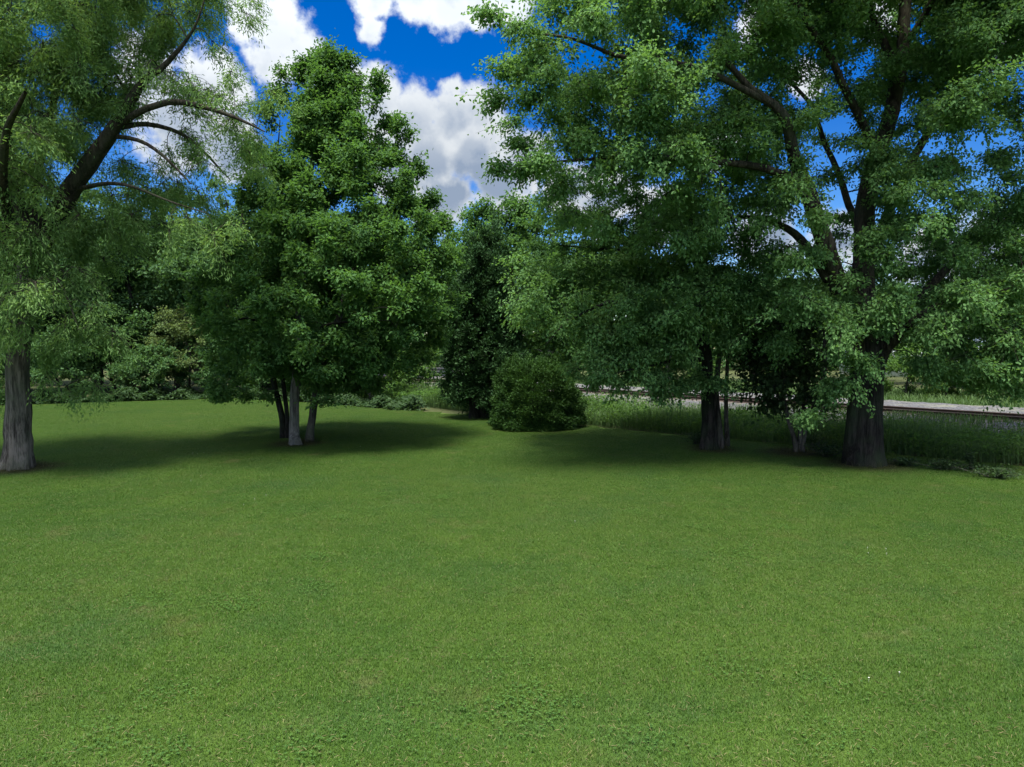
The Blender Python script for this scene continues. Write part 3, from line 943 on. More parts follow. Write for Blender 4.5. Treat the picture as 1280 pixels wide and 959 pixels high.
# ------------------------------------------------------------------ trees behind
g = np.random.default_rng(13)
b0 = ground_at(645, 516)
yb = b0[1]
trunk = [limb_px([(645, 512, yb, .3), (643, 470, yb, .24), (640, 400, yb, .2), (630, 330, yb, .12), (622, 260, yb, .03)])]
trunk[0][0] = (trunk[0][0][0], yb, 0.0, .34)
lim = [limb_px(x) for x in ([(642, 430, yb, .12), (610, 370, yb, .08), (585, 300, yb + .3, .03)], [(641, 410, yb, .12), (670, 350, yb, .08), (690, 290, yb, .03)],
                            [(640, 400, yb, .1), (640, 360, yb - 2, .06), (640, 320, yb - 3, .02)], [(642, 430, yb, .1), (690, 420, yb - .8, .06), (715, 410, yb - 1, .02)])]
lob = [E(625, 262, yb, 34, 20, 1.3), E(592, 285, yb, 34, 30, 1.5), E(655, 285, yb, 40, 32, 1.7), E(575, 330, yb, 34, 36, 1.6), E(620, 325, yb - 1.5, 48, 36, 1.8), E(672, 340, yb - 1, 44, 42, 1.8), E(600, 385, yb, 48, 36, 2), E(660, 400, yb - 1.5, 50, 40, 2), E(705, 380, yb, 40, 46, 1.8), E(700, 440, yb - .5, 40, 30, 1.6), E(650, 450, yb, 40, 26, 1.5)]
make_tree('broadleaf_tree', 'mid green broadleaf tree rising straight behind the columnar cedar and bush', 'tree', (b0[0], yb, 0), trunk, lim, lob,
          M_bark_dark, M_clump, g, clump_r=.75, fill=1.1, tips=13, per_tip=21, L=(.12, .19), W=.6, asc=.6, spread=.12)

protos = {}


def proto(key, H, cr, clear, mat, bark, seed, **kw):
    protos[key] = (H, cr, clear, mat, bark, seed, kw)


proto('round', 14, 4.6, .22, M_back, M_bark_dark, 31, clump_r=1.0, fill=1.0, tips=11, per_tip=16, L=(.16, .26), W=.7, spread=.17, asc=.3)
proto('oval', 15, 3.8, .16, M_back, M_bark_dark, 32, clump_r=.95, fill=1.0, tips=11, per_tip=16, L=(.16, .25), W=.65, spread=.17, asc=.6)
proto('fresh', 11, 3.8, .14, M_fresh, M_bark, 33, clump_r=.9, fill=1.0, tips=11, per_tip=15, L=(.15, .24), W=.7, spread=.15)
proto('shrub', 4.4, 2.2, .02, M_back, M_bark_dark, 34, clump_r=.6, fill=1.1, tips=10, per_tip=12, L=(.14, .22), W=.68, spread=.13, trunk_r=.09)
proto('yellow', 6.2, 2.6, .05, M_yellow, M_bark, 35, clump_r=.65, fill=1.0, tips=10, per_tip=12, L=(.13, .2), W=.65, spread=.13, trunk_r=.1)
proto('freshbush', 3.6, 2.0, .02, M_fresh, M_bark, 36, clump_r=.6, fill=1.0, tips=10, per_tip=12, L=(.13, .2), W=.65, spread=.13, trunk_r=.08)
built = {}


def place(key, name, px, Y, H, rot, label, cat, group, wide=1.0):
    H0, cr, clear, mat, bark, seed, kw = protos[key]
    p = at(px, 400, Y)
    loc = (p[0], Y, -.03)
    s = H / H0
    if key not in built:
        gg_ = np.random.default_rng(seed)
        kw = dict(kw)
        tr, li, lo = generic_parts(H0, cr, clear, gg_, kw.pop('trunk_r', .26), 9)
        r = make_tree(name, label, cat, (0, 0, 0), [tr], li, lo, bark, mat, gg_, group=group, **kw)
        r.location = loc
        r.rotation_euler = (0, 0, rot)
        r.scale = (s * wide, s * wide, s)
        built[key] = r
    else:
        r = copy_thing(built[key], loc, rot, (s * wide, s * wide, s), label, group)
        r.name = name
        r['category'] = cat
    return r


GW = 'woodland trees behind the back of the lawn'
for a_ in (
    ('round', -70, 46, 15, .3, 'woodland tree at the far left edge, mostly hidden behind the furrowed left trunk'),
    ('oval', 15, 47, 15.5, 1.1, 'dark woodland tree directly behind the furrowed trunk of the left willow'),
    ('round', 92, 49, 15, 2.2, 'dark woodland tree above the black gap right of the willow trunk'),
    ('oval', 160, 48, 14.5, 3.0, 'woodland tree behind the gap, left of the yellowish bushy tree'),
    ('round', 222, 51, 15, 4.1, 'woodland tree rising directly behind the yellowish bushy tree'),
    ('oval', 290, 49, 15, 5.2, 'woodland tree seen between the yellowish bushy tree and the lone maple'),
    ('round', 360, 52, 15, .9, 'woodland tree straight behind the stems of the lone multi stemmed maple'),
    ('oval', 435, 54, 13, 1.8, 'woodland tree behind the right half of the lone maple crown'),
    ('round', 120, 60, 17, 2.7, 'tallest woodland tree in the second row, behind the willow limb'),
    ('oval', 245, 62, 16.5, 3.9, 'second row woodland tree seen under the arching willow branches'),
    ('round', 20, 60, 17, 5.5, 'second row woodland tree behind the willow crown at far left')):
    place(a_[0], 'woodland_tree', a_[1], a_[2], a_[3], a_[4], a_[5], 'tree', GW)
GF = 'trees beyond the railway'
for a_ in (
    ('fresh', 500, 66, 13.5, .2, 'fresh green tree beyond the railway, right of the lone maple crown', 1.0),
    ('fresh', 556, 72, 16, 1.3, 'fresh green tree beyond the railway, left of the cedar top', .9),
    ('fresh', 690, 62, 13.5, 2.2, 'fresh green tree beyond the railway behind the round bush', 1.1),
    ('fresh', 760, 60, 12.5, 3.1, 'tall green tree beyond the railway under the spreading maple, left part', 1.1),
    ('fresh', 835, 58, 10.5, 4.4, 'round green tree beyond the railway, left of the slim dark trunk', 1.1),
    ('round', 945, 62, 11.5, 5.0, 'green tree beyond the railway between slim and thick trunks', 1.0),
    ('round', 1030, 56, 10.5, .6, 'dark tree beyond the railway just left of the thick trunk', 1.0),
    ('oval', 1160, 50, 7.2, 2.6, 'thin dark tree beyond the railway, in front of the pale building', .85),
    ('round', 1215, 47, 9.0, 3.5, 'dark tree beyond the railway right of the pale building', .9),
    ('round', 988, 66, 11.5, 1.7, 'large green tree beyond the railway straight behind the small understory tree', 1.15),
    ('round', 1072, 68, 11.5, 3.3, 'large green tree beyond the railway hidden mostly by the thick furrowed trunk', 1.1),
    ('round', 1250, 54, 9.4, 2.0, 'broad dark tree beyond the railway behind the right end of the pale building', 1.2),
    ('fresh', 1190, 60, 9.2, .8, 'bright green tree beyond the railway close behind the thin dark tree', 1.1),
    ('fresh', 1290, 45, 8.5, 4.7, 'fresh green tree beyond the railway at the right edge', 1.0),
    ('oval', 1106, 60, 10.5, 5.9, 'dark tree beyond the railway immediately right of the thick trunk', .7)):
    place(a_[0], 'trackside_tree', a_[1], a_[2], a_[3], a_[4], a_[5], 'tree', GF, a_[6])
GS = 'shrubs along the back of the lawn'
place('yellow', 'bushy_tree', 232, 45.5, 6.3, .4, 'yellowish green bushy tree at the back edge of the lawn', 'tree', GS)
for a_ in (
    ('shrub', 62, 41, 4.2, .3, 'dark shrub behind the trunk of the willow, right side'),
    ('shrub', 165, 43.5, 2.8, 1.5, 'low shrub at the right end of the black gap'),
    ('shrub', 200, 43.2, 3.4, 2.5, 'shrub in front of the yellowish bushy tree, left side'),
    ('shrub', 285, 45, 4.0, 3.4, 'shrub right of the yellowish bushy tree at the lawn edge'),
    ('shrub', 330, 44.5, 3.4, 4.2, 'shrub behind the leftmost stem of the lone maple'),
    ('shrub', 425, 42, 3.6, 5.1, 'dark shrub right of the stems of the lone maple'),
    ('freshbush', 462, 40.5, 3.2, .2, 'leafy green bush at the lawn edge below the lone maple crown'),
    ('freshbush', 505, 44, 2.8, 1.9, 'fresh green bush left of the gap to the railway'),
    ('shrub', -20, 40, 4.4, 2.0, 'dark shrub at the far left edge behind the willow trunk'),
    ('shrub', 385, 43.5, 3.2, 1.0, 'shrub straight behind the pale stems of the lone maple')):
    place(a_[0], 'shrub' if a_[0] == 'shrub' else 'green_bush', a_[1], a_[2], a_[3], a_[4], a_[5], 'shrub', GS)
GU = 'tall shrubs filling the dark gaps of the woodland edge'
for a_ in (
    ('shrub', 45, 50, 6.4, .7, 'tall shrub in the shade just right of the willow trunk, behind the low ones'),
    ('shrub', 95, 53, 7.0, 1.9, 'tall shrub filling the dark gap right of the willow'),
    ('shrub', 145, 51, 6.0, 3.1, 'tall shrub between the dark gap and the yellowish bushy tree'),
    ('shrub', 195, 54, 6.6, 4.0, 'tall shrub behind the left side of the yellowish bushy tree'),
    ('shrub', 275, 52, 6.8, 5.0, 'tall shrub behind the right side of the yellowish bushy tree'),
    ('shrub', 320, 54, 6.6, .2, 'tall shrub behind the left skirt of the lone maple'),
    ('shrub', 400, 52, 6.4, 2.4, 'tall shrub behind the right stems of the lone maple'),
    ('shrub', 455, 56, 7.2, 3.6, 'tall shrub behind the leafy bush under the lone maple'),
    ('shrub', -15, 50, 6.8, 5.6, 'tall shrub at the far left edge behind the willow')):
    place(a_[0], 'tall_shrub', a_[1], a_[2], a_[3], a_[4], a_[5], 'shrub', GU, 1.0)
GT = 'bushes on the far side of the railway'
for a_ in (
    ('freshbush', 1135, 43, 3.4, .3, 'rounded green bush past the gravel, just right of the thick trunk'),
    ('freshbush', 1185, 42, 2.6, 1.3, 'small green bush past the gravel under the thin dark tree'),
    ('freshbush', 1232, 41, 3.2, 2.3, 'full green bush past the gravel in the right part of the gap'),
    ('freshbush', 1278, 40, 2.8, 3.3, 'leafy bush past the gravel at the right edge'),
    ('freshbush', 880, 50, 2.0, 3.9, 'low bush past the gravel behind the slim dark trunk'),
    ('freshbush', 960, 47, 1.6, 5.3, 'low bush past the gravel between the two maples'),
    ('freshbush', 800, 55, 2.2, .8, 'low bush past the gravel below the spreading maple')):
    place(a_[0], 'trackside_bush', a_[1], a_[2], a_[3], a_[4], a_[5], 'bush', GT)

# far-off wood closing the view
g = np.random.default_rng(21)
G = Geo()
n = 90000
far = g.uniform(-1.1, 1.15, n)
Yd = g.uniform(95, 125, n)
left = far < -.12
top = np.where(left, 15, 9) + 3 * np.sin(far * 23) + 1.6 * np.sin(far * 61 + 1) + g.normal(0, .5, n)
z = top * (g.random(n) ** .7)
pos = np.stack([far * Yd, Yd, z], 1)
Ls = g.uniform(.5, 1.0, n)
v, q = leaf_geo(pos, g.normal(size=pos.shape), g.normal(size=pos.shape) + [0, 0, .8], Ls, Ls * .7)
G.add(v, [q], np.tile(g.random(n), 2))
tag(G.obj('distant_wood', M_back), 'distant band of woodland closing the view behind everything', 'woodland', kind='stuff')

# ------------------------------------------------------------------ undergrowth, verge, tall grass (stuff)
def edge_points(px0, px1, n, g, back=2.0):
    """points along the lawn's back edge, running a little way into the rough"""
    E_ = edge[(edge[:, 1] > 0)]
    seg = np.diff(E_, axis=0)
    ln = np.linalg.norm(seg, axis=1)
    cum = np.concatenate([[0], np.cumsum(ln)])
    t = g.uniform(0, cum[-1], n * 6)
    i = np.clip(np.searchsorted(cum, t) - 1, 0, len(seg) - 1)
    P_ = E_[i] + seg[i] * ((t - cum[i]) / ln[i])[:, None]
    nr = np.stack([seg[i][:, 1], -seg[i][:, 0]], 1) / ln[i][:, None]
    off = g.random(len(P_)) * back
    P_ = P_ + nr * off[:, None]
    px = 640 + FPX * P_[:, 0] / P_[:, 1]
    k = (px > px0) & (px < px1)
    return P_[k][:n], off[k][:n]


g = np.random.default_rng(22)
P_, off = edge_points(-120, 520, 5600, g, 2.8)
P_ += g.normal(0, .16, P_.shape)
K = 9
c = np.repeat(P_, K, 0) + g.normal(0, .12, (len(P_) * K, 2))
amp = .5 + .5 * np.sin(c[:, 0] * 1.7) * np.sin(c[:, 0] * .63 + 1) + .35 * np.sin(c[:, 0] * 4.1 + c[:, 1])
hh = .06 + .62 * g.random(len(c)) ** 1.3 * np.clip(amp, .08, 1.2)
pos = np.concatenate([c, hh[:, None]], 1)
Ls = g.uniform(.12, .22, len(pos))
v, q = leaf_geo(pos, g.normal(size=pos.shape) * [1, 1, .4], g.normal(size=pos.shape) * .4 + [0, -.2, 1], Ls, Ls * .75)
G = Geo()
G.add(v, [q], np.tile(g.random(len(pos)), 2))
tag(G.obj('ground_cover', M_vine), 'low leafy ground cover along the back edge of the lawn', 'ground cover', kind='stuff')


def blades(pos, h, w, lean, g, G, rnd):
    n = len(pos)
    az = g.uniform(0, 6.283, n)
    d = np.stack([np.cos(az), np.sin(az), np.zeros(n)], 1)
    s = np.stack([-np.sin(az), np.cos(az), np.zeros(n)], 1) * (w * .5)[:, None]
    z = np.array([0, 0, 1.0])
    m1 = pos + d * (h * lean * .12)[:, None] + z * (h * .4)[:, None]
    m2 = pos + d * (h * lean * .45)[:, None] + z * (h * .75)[:, None]
    t = pos + d * (h * lean)[:, None] + z * (h * (1 - .2 * lean))[:, None]
    v = np.stack([pos + s, pos - s, m1 - s, m1 + s, m2 - s * .8, m2 + s * .8, t], 1).reshape(-1, 3)
    b = np.arange(n)[:, None] * 7
    G.add(v, [np.concatenate([b + np.array([[0, 1, 2, 3]]), b + np.array([[3, 2, 4, 5]])]), b + np.array([[5, 4, 6]])], np.tile(rnd, 2))


g = np.random.default_rng(23)
n = 120000
cr_ = 20.3 + 8.7 * g.random(n) ** 1.3
tt = g.uniform(-22, 62, n)
edgeshift = np.interp(tt, [-22, 4.7, 18.8, 40, 62], [2.2, 2.2, .5, .6, 1.5])
pos = RN * (cr_ + edgeshift)[:, None] + RD * tt[:, None]
pos[:, 2] = np.interp(cr_ + edgeshift, [28.2, 28.9, 29.6, 31], [0, .2, .42, .46])
hmax = np.interp(cr_, [20.2, 20.8, 24, 29], [.6, 1.0, .85, .25]) * (.8 + .25 * np.sin(tt * .9) + .15 * np.sin(tt * 2.3 + cr_))
h = hmax * g.uniform(.45, 1.1, n)
G = Geo()
blades(pos, h, g.uniform(.012, .026, n), np.abs(g.normal(.35, .25, n)), g, G, np.clip(g.normal(.45, .25, n), 0, 1))
tag(G.obj('tall_grass', M_weed), 'tall unmown grass between the lawn edge and the railway', 'grass', kind='stuff')
# broad-leaved weeds among it
n = 5200
cr_ = 20.3 + 5.5 * g.random(n) ** 1.6
tt = g.uniform(-22, 60, n)
edgeshift = np.interp(tt, [-22, 4.7, 18.8, 40, 62], [2.2, 2.2, .5, .6, 1.5])
base = RN * (cr_ + edgeshift)[:, None] + RD * tt[:, None]
K = 12
pos = np.repeat(base, K, 0)
hk = (.8 + .25 * np.sin(np.repeat(tt, K) * .7)) * g.uniform(.15, 1.15, len(pos))
pos += g.normal(size=pos.shape) * [.14, .14, 0]
pos[:, 2] = hk
Ls = g.uniform(.07, .15, len(pos))
v, q = leaf_geo(pos, g.normal(size=pos.shape) * [1, 1, .6] + [0, 0, .3], g.normal(size=pos.shape) * .7 + [0, 0, .8], Ls, Ls * .4)
G = Geo()
G.add(v, [q], np.tile(np.clip(g.normal(.5, .25, len(pos)), 0, 1), 2))
tag(G.obj('verge_weeds', M_fresh), 'broad leaved weeds growing among the tall grass by the railway', 'weeds', kind='stuff')

# rough grass beyond the gravel
n = 60000
cr_ = g.uniform(39.2, 54, n)
tt = g.uniform(-25, 60, n)
pos = RN * cr_[:, None] + RD * tt[:, None]
G = Geo()
blades(pos, g.uniform(.2, .65, n), g.uniform(.02, .04, n), np.abs(g.normal(.4, .25, n)), g, G, np.clip(g.normal(.6, .25, n), 0, 1))
tag(G.obj('rough_grass', M_weed), 'rough yellowish green grass on the far side of the gravel', 'grass', kind='stuff')

# ------------------------------------------------------------------ railway
def ballast_material():
    m, nt = new_mat('ballast')
    t = NT(nt)
    pos = t.n('ShaderNodeNewGeometry').outputs['Position']
    vo = t.n('ShaderNodeTexVoronoi')
    t.set(vo.inputs['Vector'], pos)
    vo.inputs['Scale'].default_value = 11
    n1 = t.noise(pos, .7, 5, .6)
    sep = t.n('ShaderNodeSeparateColor')
    nt.links.new(vo.outputs['Color'], sep.inputs[0])
    c = t.mix(sep.outputs[0], (.032, .032, .033), (.095, .094, .099))
    c = t.mix(t.math('MULTIPLY', t.mapr(n1, .5, .7), .5), c, (.20, .20, .12))
    p = t.n('ShaderNodeBsdfPrincipled')
    t.set(p.inputs['Base Color'], c)
    p.inputs['Roughness'].default_value = .95
    b = t.n('ShaderNodeBump')
    b.inputs['Strength'].default_value = 1
    b.inputs['Distance'].default_value = .05
    t.set(b.inputs['Height'], vo.outputs['Distance'])
    nt.links.new(b.outputs[0], p.inputs['Normal'])
    out = t.n('ShaderNodeOutputMaterial')
    nt.links.new(p.outputs[0], out.inputs[0])
    return m


M_ballast = ballast_material()
prof = np.array([(28.2, -.03), (28.9, .16), (29.5, .42), (30.1, .47), (31.2, .47), (32.6, .47), (33.3, .46), (34.3, .46), (35.3, .47), (36.6, .48), (38.2, .46), (39.0, .2), (39.6, -.03)])
ts = np.arange(-40, 90, .35)
nn = np.concatenate([np.linspace(prof[i, 0], prof[i + 1, 0], 4, endpoint=False) for i in range(len(prof) - 1)] + [[prof[-1, 0]]])
zz = np.interp(nn, prof[:, 0], prof[:, 1])
TT, NN = np.meshgrid(ts, nn, indexing='ij')
ZZ = np.broadcast_to(zz, TT.shape) + np.random.default_rng(3).normal(0, .022, TT.shape) * (np.broadcast_to(zz, TT.shape) > 0)
V = RN * NN[..., None] + RD * TT[..., None] + np.array([0, 0, 1]) * ZZ[..., None]
nu = len(nn)
i = np.arange(len(ts) - 1)[:, None] * nu
j = np.arange(nu - 1)[None, :]
q = np.stack([i + j, i + j + 1, i + nu + j + 1, i + nu + j], -1).reshape(-1, 4)
G = Geo()
G.add(V.reshape(-1, 3), [q[:, ::-1]])
tag(G.obj('railway_ballast', M_ballast), kind='structure')

M_rail = plain_material('rusty_rail', (.05, .034, .026), .6, .3, 9, .2, .5)
M_sleeper = plain_material('weathered_sleeper', (.10, .088, .075), .9, .35, 8, .6)
org = on_line(31.4, 15) + [0, 0, .42]
track = empty('railway_track', org, 'rusty railway track on pale gravel running behind the tall grass', 'railway track')
rot_t = math.atan2(RD[1], RD[0])
profile = np.array([(-.07, .02), (.07, .02), (.07, .035), (.012, .05), (.012, .135), (.036, .145), (.036, .18), (-.036, .18), (-.036, .145), (-.012, .135), (-.012, .05), (-.07, .035)])
for side in (-.7175, .7175):
    G = Geo()
    L_ = np.array([-50.0, -20, 10, 40, 70])
    v = np.array([(l, side + p[0], p[1] + .06) for l in L_ for p in profile])
    k = len(profile)
    i = np.arange(len(L_) - 1)[:, None] * k
    j = np.arange(k)[None, :]
    G.add(v, [np.stack([i + j, i + (j + 1) % k, i + k + (j + 1) % k, i + k + j], -1).reshape(-1, 4)])
    o = G.obj('rail', M_rail, track)
    o.rotation_euler = (0, 0, rot_t)


def box_geo(G, c, s):
    x, y, z = c
    a, b, d = np.array(s) / 2
    v = [(x + i * a, y + j * b, z + k * d) for i in (-1, 1) for j in (-1, 1) for k in (-1, 1)]
    G.add(v, [np.array([[0, 1, 3, 2], [4, 6, 7, 5], [0, 4, 5, 1], [2, 3, 7, 6], [0, 2, 6, 4], [1, 5, 7, 3]])])


G = Geo()
box_geo(G, (0, 0, .0), (.23, 2.6, .16))
sl_me = G.mesh('sleeper', M_sleeper)
for k in range(96):
    o = bpy.data.objects.new('sleeper', sl_me)
    C.objects.link(o)
    o.parent = track
    l = -24 + k * .62
    o.location = (RD[0] * l, RD[1] * l, 0)
    o.rotation_euler = (0, 0, rot_t + random.Random(k).uniform(-.01, .01))

# low grey fence glimpsed beyond the track
M_grey = plain_material('grey_painted_metal', (.20, .21, .225), .6, .15, 5, .1)
fp = at(565, 470, 67)
fr = empty('low_fence', (fp[0], fp[1], 0), 'low grey fence glimpsed beyond the railway just left of the cedar', 'fence')
for zc in (.55, .85, 1.15):
    G = Geo()
    box_geo(G, (0, 0, zc), (5.2, .05, .24))
    G.obj('rail', M_grey, fr)
for x in (-2.5, -1.25, 0, 1.25, 2.5):
    G = Geo()
    box_geo(G, (x, .083, .65), (.11, .11, 1.3))
    G.obj('post', M_grey, fr)

# pale building glimpsed through the trees at right
M_clad = plain_material('pale_cladding', (.58, .63, .64), .6, .06, 3, .05)
M_roof = plain_material('grey_roof', (.30, .31, .32), .7, .15, 3, .1)
M_glass = plain_material('dark_window', (.02, .025, .03), .1, .1, 2, 0)
bp = at(1150, 450, 80)
bl = empty('pale_building', (bp[0], bp[1], 0), 'long low pale building glimpsed between trees beyond the railway', 'building')
G = Geo()
box_geo(G, (0, 0, 2.35), (15, 8, 4.7))
for x in np.arange(-7.3, 7.4, .4):
    box_geo(G, (x, -4.02, 2.35), (.06, .06, 4.6))
G.obj('wall', M_clad, bl)
G = Geo()
rv = [(-7.8, -4.5, 4.702), (7.8, -4.5, 4.702), (7.8, 4.5, 4.702), (-7.8, 4.5, 4.702), (-7.8, 0, 6.1), (7.8, 0, 6.1)]
G.add(rv, [np.array([[0, 1, 5, 4], [2, 3, 4, 5], [3, 2, 1, 0]]), np.array([[0, 4, 3], [1, 2, 5]])])
G.obj('roof', M_roof, bl)
for x in (-4.5, -1.5, 4.4):
    G = Geo()
    box_geo(G, (x, -4.07, 2.1), (1.3, .08, 1.1))
    G.obj('window', M_glass, bl)
G = Geo()
box_geo(G, (1.6, -4.07, 1.5), (2.6, .08, 2.95))
G.obj('door', M_grey, bl)

# ------------------------------------------------------------------ small plants and flowers on the lawn
M_white = plain_material('white_petal', (.5, .5, .46), .8, .05, 5, 0)
g = np.random.default_rng(41)
n = 22
Y_ = 5 + 22 * g.random(n) ** 1.3
X_ = g.uniform(-.7, .7, n) * Y_
cl_ = g.integers(0, 9, n)
k_ = g.random(n) < .8
X_[k_] = X_[cl_[k_]] + g.normal(0, .22, k_.sum())
Y_[k_] = Y_[cl_[k_]] + g.normal(0, .3, k_.sum())
G = Geo()
pos = np.stack([X_, Y_, np.full(n, .042)], 1)
for k in range(6):
    a_ = k * 1.047
    ax = np.tile([math.cos(a_), math.sin(a_), .25], (n, 1))
    v, q = leaf_geo(pos, ax, np.tile([0, 0, 1.0], (n, 1)), np.full(n, .009), np.full(n, .008))
    G.add(v, [q])
v, q = prisms(pos - [0, 0, .042], pos, .0015, .0015)
G.add(v, [q])
tag(G.obj('clover_flowers', M_white), 'tiny white clover flowers dotted over the lawn', 'flowers', kind='stuff')


G = Geo()
g = np.random.default_rng(44)
for b_, r_, nbl in ((WB, .46, 420), (MB, .62, 520), (CB, .42, 260), (ground_at(354, 548), .2, 160), (ground_at(386, 553), .24, 160), (DB, .5, 420), (UB, .3, 260), (KB, .5, 300)):
    an = g.uniform(0, 6.283, nbl)
    rr_ = r_ * (.82 + .55 * g.random(nbl) ** 2)
    ps = np.stack([b_[0] + np.cos(an) * rr_, b_[1] + .12 + np.sin(an) * rr_, np.zeros(nbl)], 1)
    blades(ps, g.uniform(.05, .2, nbl) * (.6 + .6 * np.sin(an * 3 + r_ * 9) ** 2), g.uniform(.005, .009, nbl), np.abs(g.normal(.5, .3, nbl)), g, G, g.random(nbl) * .9)
tag(G.obj('long_grass', M_blade), 'longer uncut grass left standing round the tree trunks', 'grass', kind='stuff')


g = np.random.default_rng(45)
nc = 46
Yc = 5.2 + 13 * g.random(nc) ** 1.4
Xc = g.uniform(-.8, .8, nc) * Yc
k_ = g.integers(0, nc, 4200)
rad = g.uniform(.1, .32, nc)
pos = np.stack([Xc[k_] + g.normal(0, 1, 4200) * rad[k_], Yc[k_] + g.normal(0, 1, 4200) * rad[k_], g.uniform(.024, .046, 4200)], 1)
az = g.uniform(0, 6.283, 4200)
G = Geo()
for q_ in range(3):
    a_ = az + q_ * 2.094
    Ls = g.uniform(.013, .02, 4200)
    v, q = leaf_geo(pos, np.stack([np.cos(a_), np.sin(a_), np.full(4200, .15)], 1), np.tile([0, 0, 1.0], (4200, 1)), Ls, Ls * .85)
    G.add(v, [q], np.tile(g.random(4200), 2))
tag(G.obj('clover_patches', M_fresh), 'small dark patches of clover leaves scattered in the lawn', 'clover', kind='stuff')
n = 5200
Y_ = 5 + 17 * g.random(n) ** 1.5
pos = np.stack([g.uniform(-.85, .85, n) * Y_, Y_, g.uniform(.026, .04, n)], 1)
az = g.uniform(0, 6.283, n)
Ls = g.uniform(.03, .075, n)
v, q = leaf_geo(pos, np.stack([np.cos(az), np.sin(az), g.normal(0, .2, n)], 1), np.tile([0, 0, 1.0], (n, 1)), Ls, g.uniform(.003, .006, n))
G = Geo()
G.add(v, [q], np.tile(g.random(n), 2))
tag(G.obj('grass_clippings', leaf_material('dry_clippings', (.12, .115, .045), (.22, .21, .09), (.12, .11, .05), .1)), 'dry pale grass clippings lying on the mown lawn', 'clippings', kind='stuff')


def weed(px, py, h, label, nl, seed, mat=M_weed, name='weed_plant', lsz=(.05, .09), wide=.5, dens=1.0):
    g_ = np.random.default_rng(seed)
    b = ground_at(px, py)
    r = empty(name, (b[0], b[1], 0), label, 'weed', 'weeds in the shade of the thick trunk')
    nl *= 3
    ns = max(3, nl // 14)
    tipx = np.concatenate([g_.normal(0, wide * h, (ns, 2)), g_.uniform(.6, 1, (ns, 1)) * h], 1)
    A = np.concatenate([g_.normal(0, .04, (ns, 2)), np.zeros((ns, 1))], 1)
    G_ = Geo()
    v_, q_ = prisms(A, tipx, .007, .003)
    G_.add(v_, [q_])
    G_.obj('stems', M_bark, r)
    i_ = g_.integers(0, ns, nl)
    s_ = g_.random(nl)[:, None] ** .6
    pos_ = A[i_] * (1 - s_) + tipx[i_] * s_ + g_.normal(0, .03, (nl, 3))
    pos_[:, 2] = np.maximum(pos_[:, 2], .03)
    Ls_ = g_.uniform(lsz[0], lsz[1], nl)
    v_, q_ = leaf_geo(pos_, g_.normal(size=(nl, 3)) * [1, 1, .4] + [0, 0, .15], g_.normal(size=(nl, 3)) * .4 + [0, 0, 1], Ls_, Ls_ * .5)
    G_ = Geo()
    G_.add(v_, [q_], np.tile(g_.random(nl), 2))
    G_.obj('leaves', mat, r)


weed(1213, 588, .5, 'upright slim weed standing right of the thick trunk', 110, 51, M_dark, wide=.12)
weed(1180, 588, .3, 'low spreading weed between the thick trunk and the upright slim weed', 160, 52, M_dark, wide=1.0)
weed(1245, 598, .28, 'low leafy weed at the right edge beyond the upright slim weed', 180, 53, M_dark, wide=1.1)
weed(1130, 583, .22, 'low dark weed close against the right side of the thick trunk', 140, 54, M_dark, wide=1.1)
weed(1032, 572, .45, 'bushy dark weed between the understory tree and the thick trunk', 240, 55, M_dark, wide=.7)
weed(870, 556, .4, 'reddish leafy weed at the left foot of the slim dark trunk', 140, 56, M_dark, wide=.5)
weed(1018, 560, .5, 'pale leafy weed beside the understory tree stems', 160, 57, M_weed, wide=.5)

# ------------------------------------------------------------------ sky and sun
SUN_EL, SUN_AZ = 71.0, -165.0     # azimuth measured from +Y (the view) towards +X
sd = np.array([math.sin(R(SUN_AZ)) * math.cos(R(SUN_EL)), math.cos(R(SUN_AZ)) * math.cos(R(SUN_EL)), math.sin(R(SUN_EL))])
ld = bpy.data.lights.new('sun', 'SUN')
ld.energy = 5.0
ld.angle = R(16)
ld.color = (1, .95, .86)
sun = bpy.data.objects.new('sun', ld)
C.objects.link(sun)
sun.rotation_euler = Vector(-sd).to_track_quat('-Z', 'Y').to_euler()
sun.location = (-8, -14, 40)

world = bpy.data.worlds.new('World')
scene.world = world
world.use_nodes = True
nt = world.node_tree
nt.nodes.clear()
t = NT(nt)
sky = t.n('ShaderNodeTexSky', sky_type='NISHITA')
sky.sun_disc = False
sky.sun_elevation = R(SUN_EL)
sky.sun_rotation = R(SUN_AZ)
sky.air_density = 1.0
sky.dust_density = .2
sky.ozone_density = 3.0
hs = t.n('ShaderNodeHueSaturation')
hs.inputs['Saturation'].default_value = 1.5
hs.inputs['Value'].default_value = .95
hs.inputs['Hue'].default_value = .5
nt.links.new(sky.outputs[0], hs.inputs['Color'])
dirv = t.vmath('NORMALIZE', t.n('ShaderNodeTexCoord').outputs['Generated'])
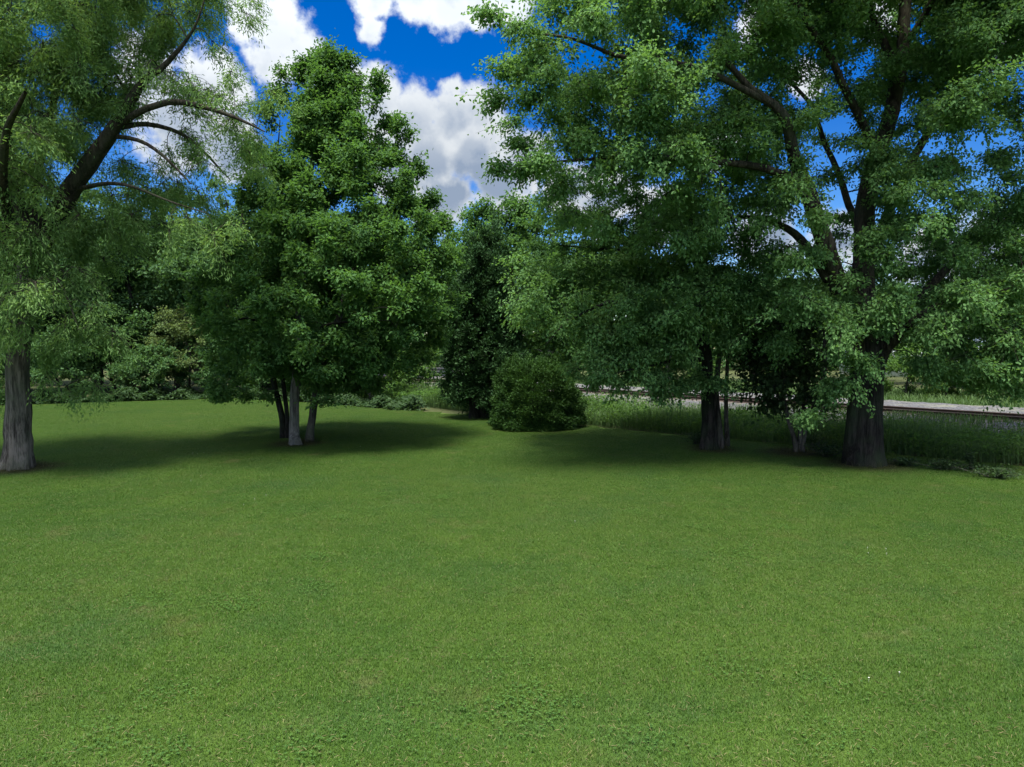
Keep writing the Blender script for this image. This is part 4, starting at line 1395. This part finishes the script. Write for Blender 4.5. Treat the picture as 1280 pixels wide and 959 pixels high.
# cumulus clouds: each a heap of rounded heads, broken up with noise
heads = [(330, 22, 48), (352, 48, 50), (318, 30, 30), (375, 70, 45), (340, 80, 40),
         (470, 12, 34), (515, 8, 40), (560, 5, 50), (600, 2, 50), (465, 42, 24), (640, 0, 40),
         (430, 120, 60), (470, 130, 62), (510, 150, 64), (560, 150, 56), (600, 140, 50), (590, 185, 66), (540, 195, 66), (480, 200, 70), (620, 225, 60), (560, 245, 60), (660, 200, 50),
         (230, 150, 90), (290, 190, 60), (180, 90, 60), (260, 110, 70),
         (760, 250, 60), (820, 270, 50), (720, 240, 50), (960, 20, 50), (1010, 95, 34), (1050, 300, 60), (1230, 320, 80), (910, 190, 30), (960, 300, 60), (1150, 330, 60), (1270, 30, 60), (1100, 20, 40)]
warp = t.noise(dirv, 9, 5, .6, color=True)
wd = t.vmath('ADD', dirv, t.vmath('SCALE', t.vmath('SUBTRACT', warp, (.5, .5, .5)), scale=.055))
field = None
shade = None
for px, py, r in heads:
    d = ray(px, py)
    nd = np.linalg.norm(d)
    c = d / nd
    rr = r / FPX / nd * .82
    v = t.math('MULTIPLY_ADD', t.vmath('DISTANCE', wd, tuple(c)), -1 / rr, 1.0)
    field = v if field is None else t.math('SMOOTH_MAX', field, v, .25)
# added cloud cover, out of view behind and overhead, to raise ambient fill
fill_cloud = t.mapr(t.noise(t.vmath('ADD', dirv, (3.1, 1.7, .4)), 3.2, 4, .55), .50, .72, -1.2, .6)
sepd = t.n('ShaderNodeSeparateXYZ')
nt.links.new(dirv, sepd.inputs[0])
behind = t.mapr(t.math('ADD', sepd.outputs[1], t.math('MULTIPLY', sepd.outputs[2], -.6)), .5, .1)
fill_cloud = t.math('ADD', fill_cloud, t.mapr(behind, 0, 1, -1.5, 1.1))
field = t.math('MAXIMUM', field, fill_cloud)
billow = t.noise(dirv, 26, 9, .58)
fine = t.noise(wd, 60, 6, .6)
dens = t.math('ADD', field, t.math('MULTIPLY', t.math('SUBTRACT', billow, .5), 1.5))
dens = t.math('ADD', dens, t.math('MULTIPLY', t.math('SUBTRACT', fine, .5), .5))
alpha = t.mapr(dens, -.06, .42, smooth=True)
# grey undersides: thick parts seen from below, offset towards the ground
lowd = t.noise(t.vmath('ADD', dirv, (0, 0, .02)), 15, 6, .55)
thick = t.mapr(field, .35, 1.0)
relief = t.math('SUBTRACT', t.noise(t.vmath('ADD', dirv, (-.012, 0, .02)), 22, 7, .55), t.noise(dirv, 22, 7, .55))
under = t.math('MULTIPLY', t.mapr(t.math('ADD', t.math('MULTIPLY', thick, .45), lowd), .48, .80, smooth=True), t.mapr(sepd.outputs[2], .35, .235, .12, 1))
under = t.math('ADD', under, t.math('MULTIPLY', t.mapr(relief, .02, .24), .3), clamp=True)
cloudcol = t.mix(under, (4.15, 4.4, 4.65), (1.7, 2.15, 2.9))
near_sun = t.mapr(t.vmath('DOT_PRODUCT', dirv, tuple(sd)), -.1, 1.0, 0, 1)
cloudcol = t.vmath('SCALE', cloudcol, scale=t.math('MULTIPLY_ADD', t.math('MULTIPLY', near_sun, near_sun), 8.0, 1.0))  # unseen cloud towards the sun brightened further to lift the fill light
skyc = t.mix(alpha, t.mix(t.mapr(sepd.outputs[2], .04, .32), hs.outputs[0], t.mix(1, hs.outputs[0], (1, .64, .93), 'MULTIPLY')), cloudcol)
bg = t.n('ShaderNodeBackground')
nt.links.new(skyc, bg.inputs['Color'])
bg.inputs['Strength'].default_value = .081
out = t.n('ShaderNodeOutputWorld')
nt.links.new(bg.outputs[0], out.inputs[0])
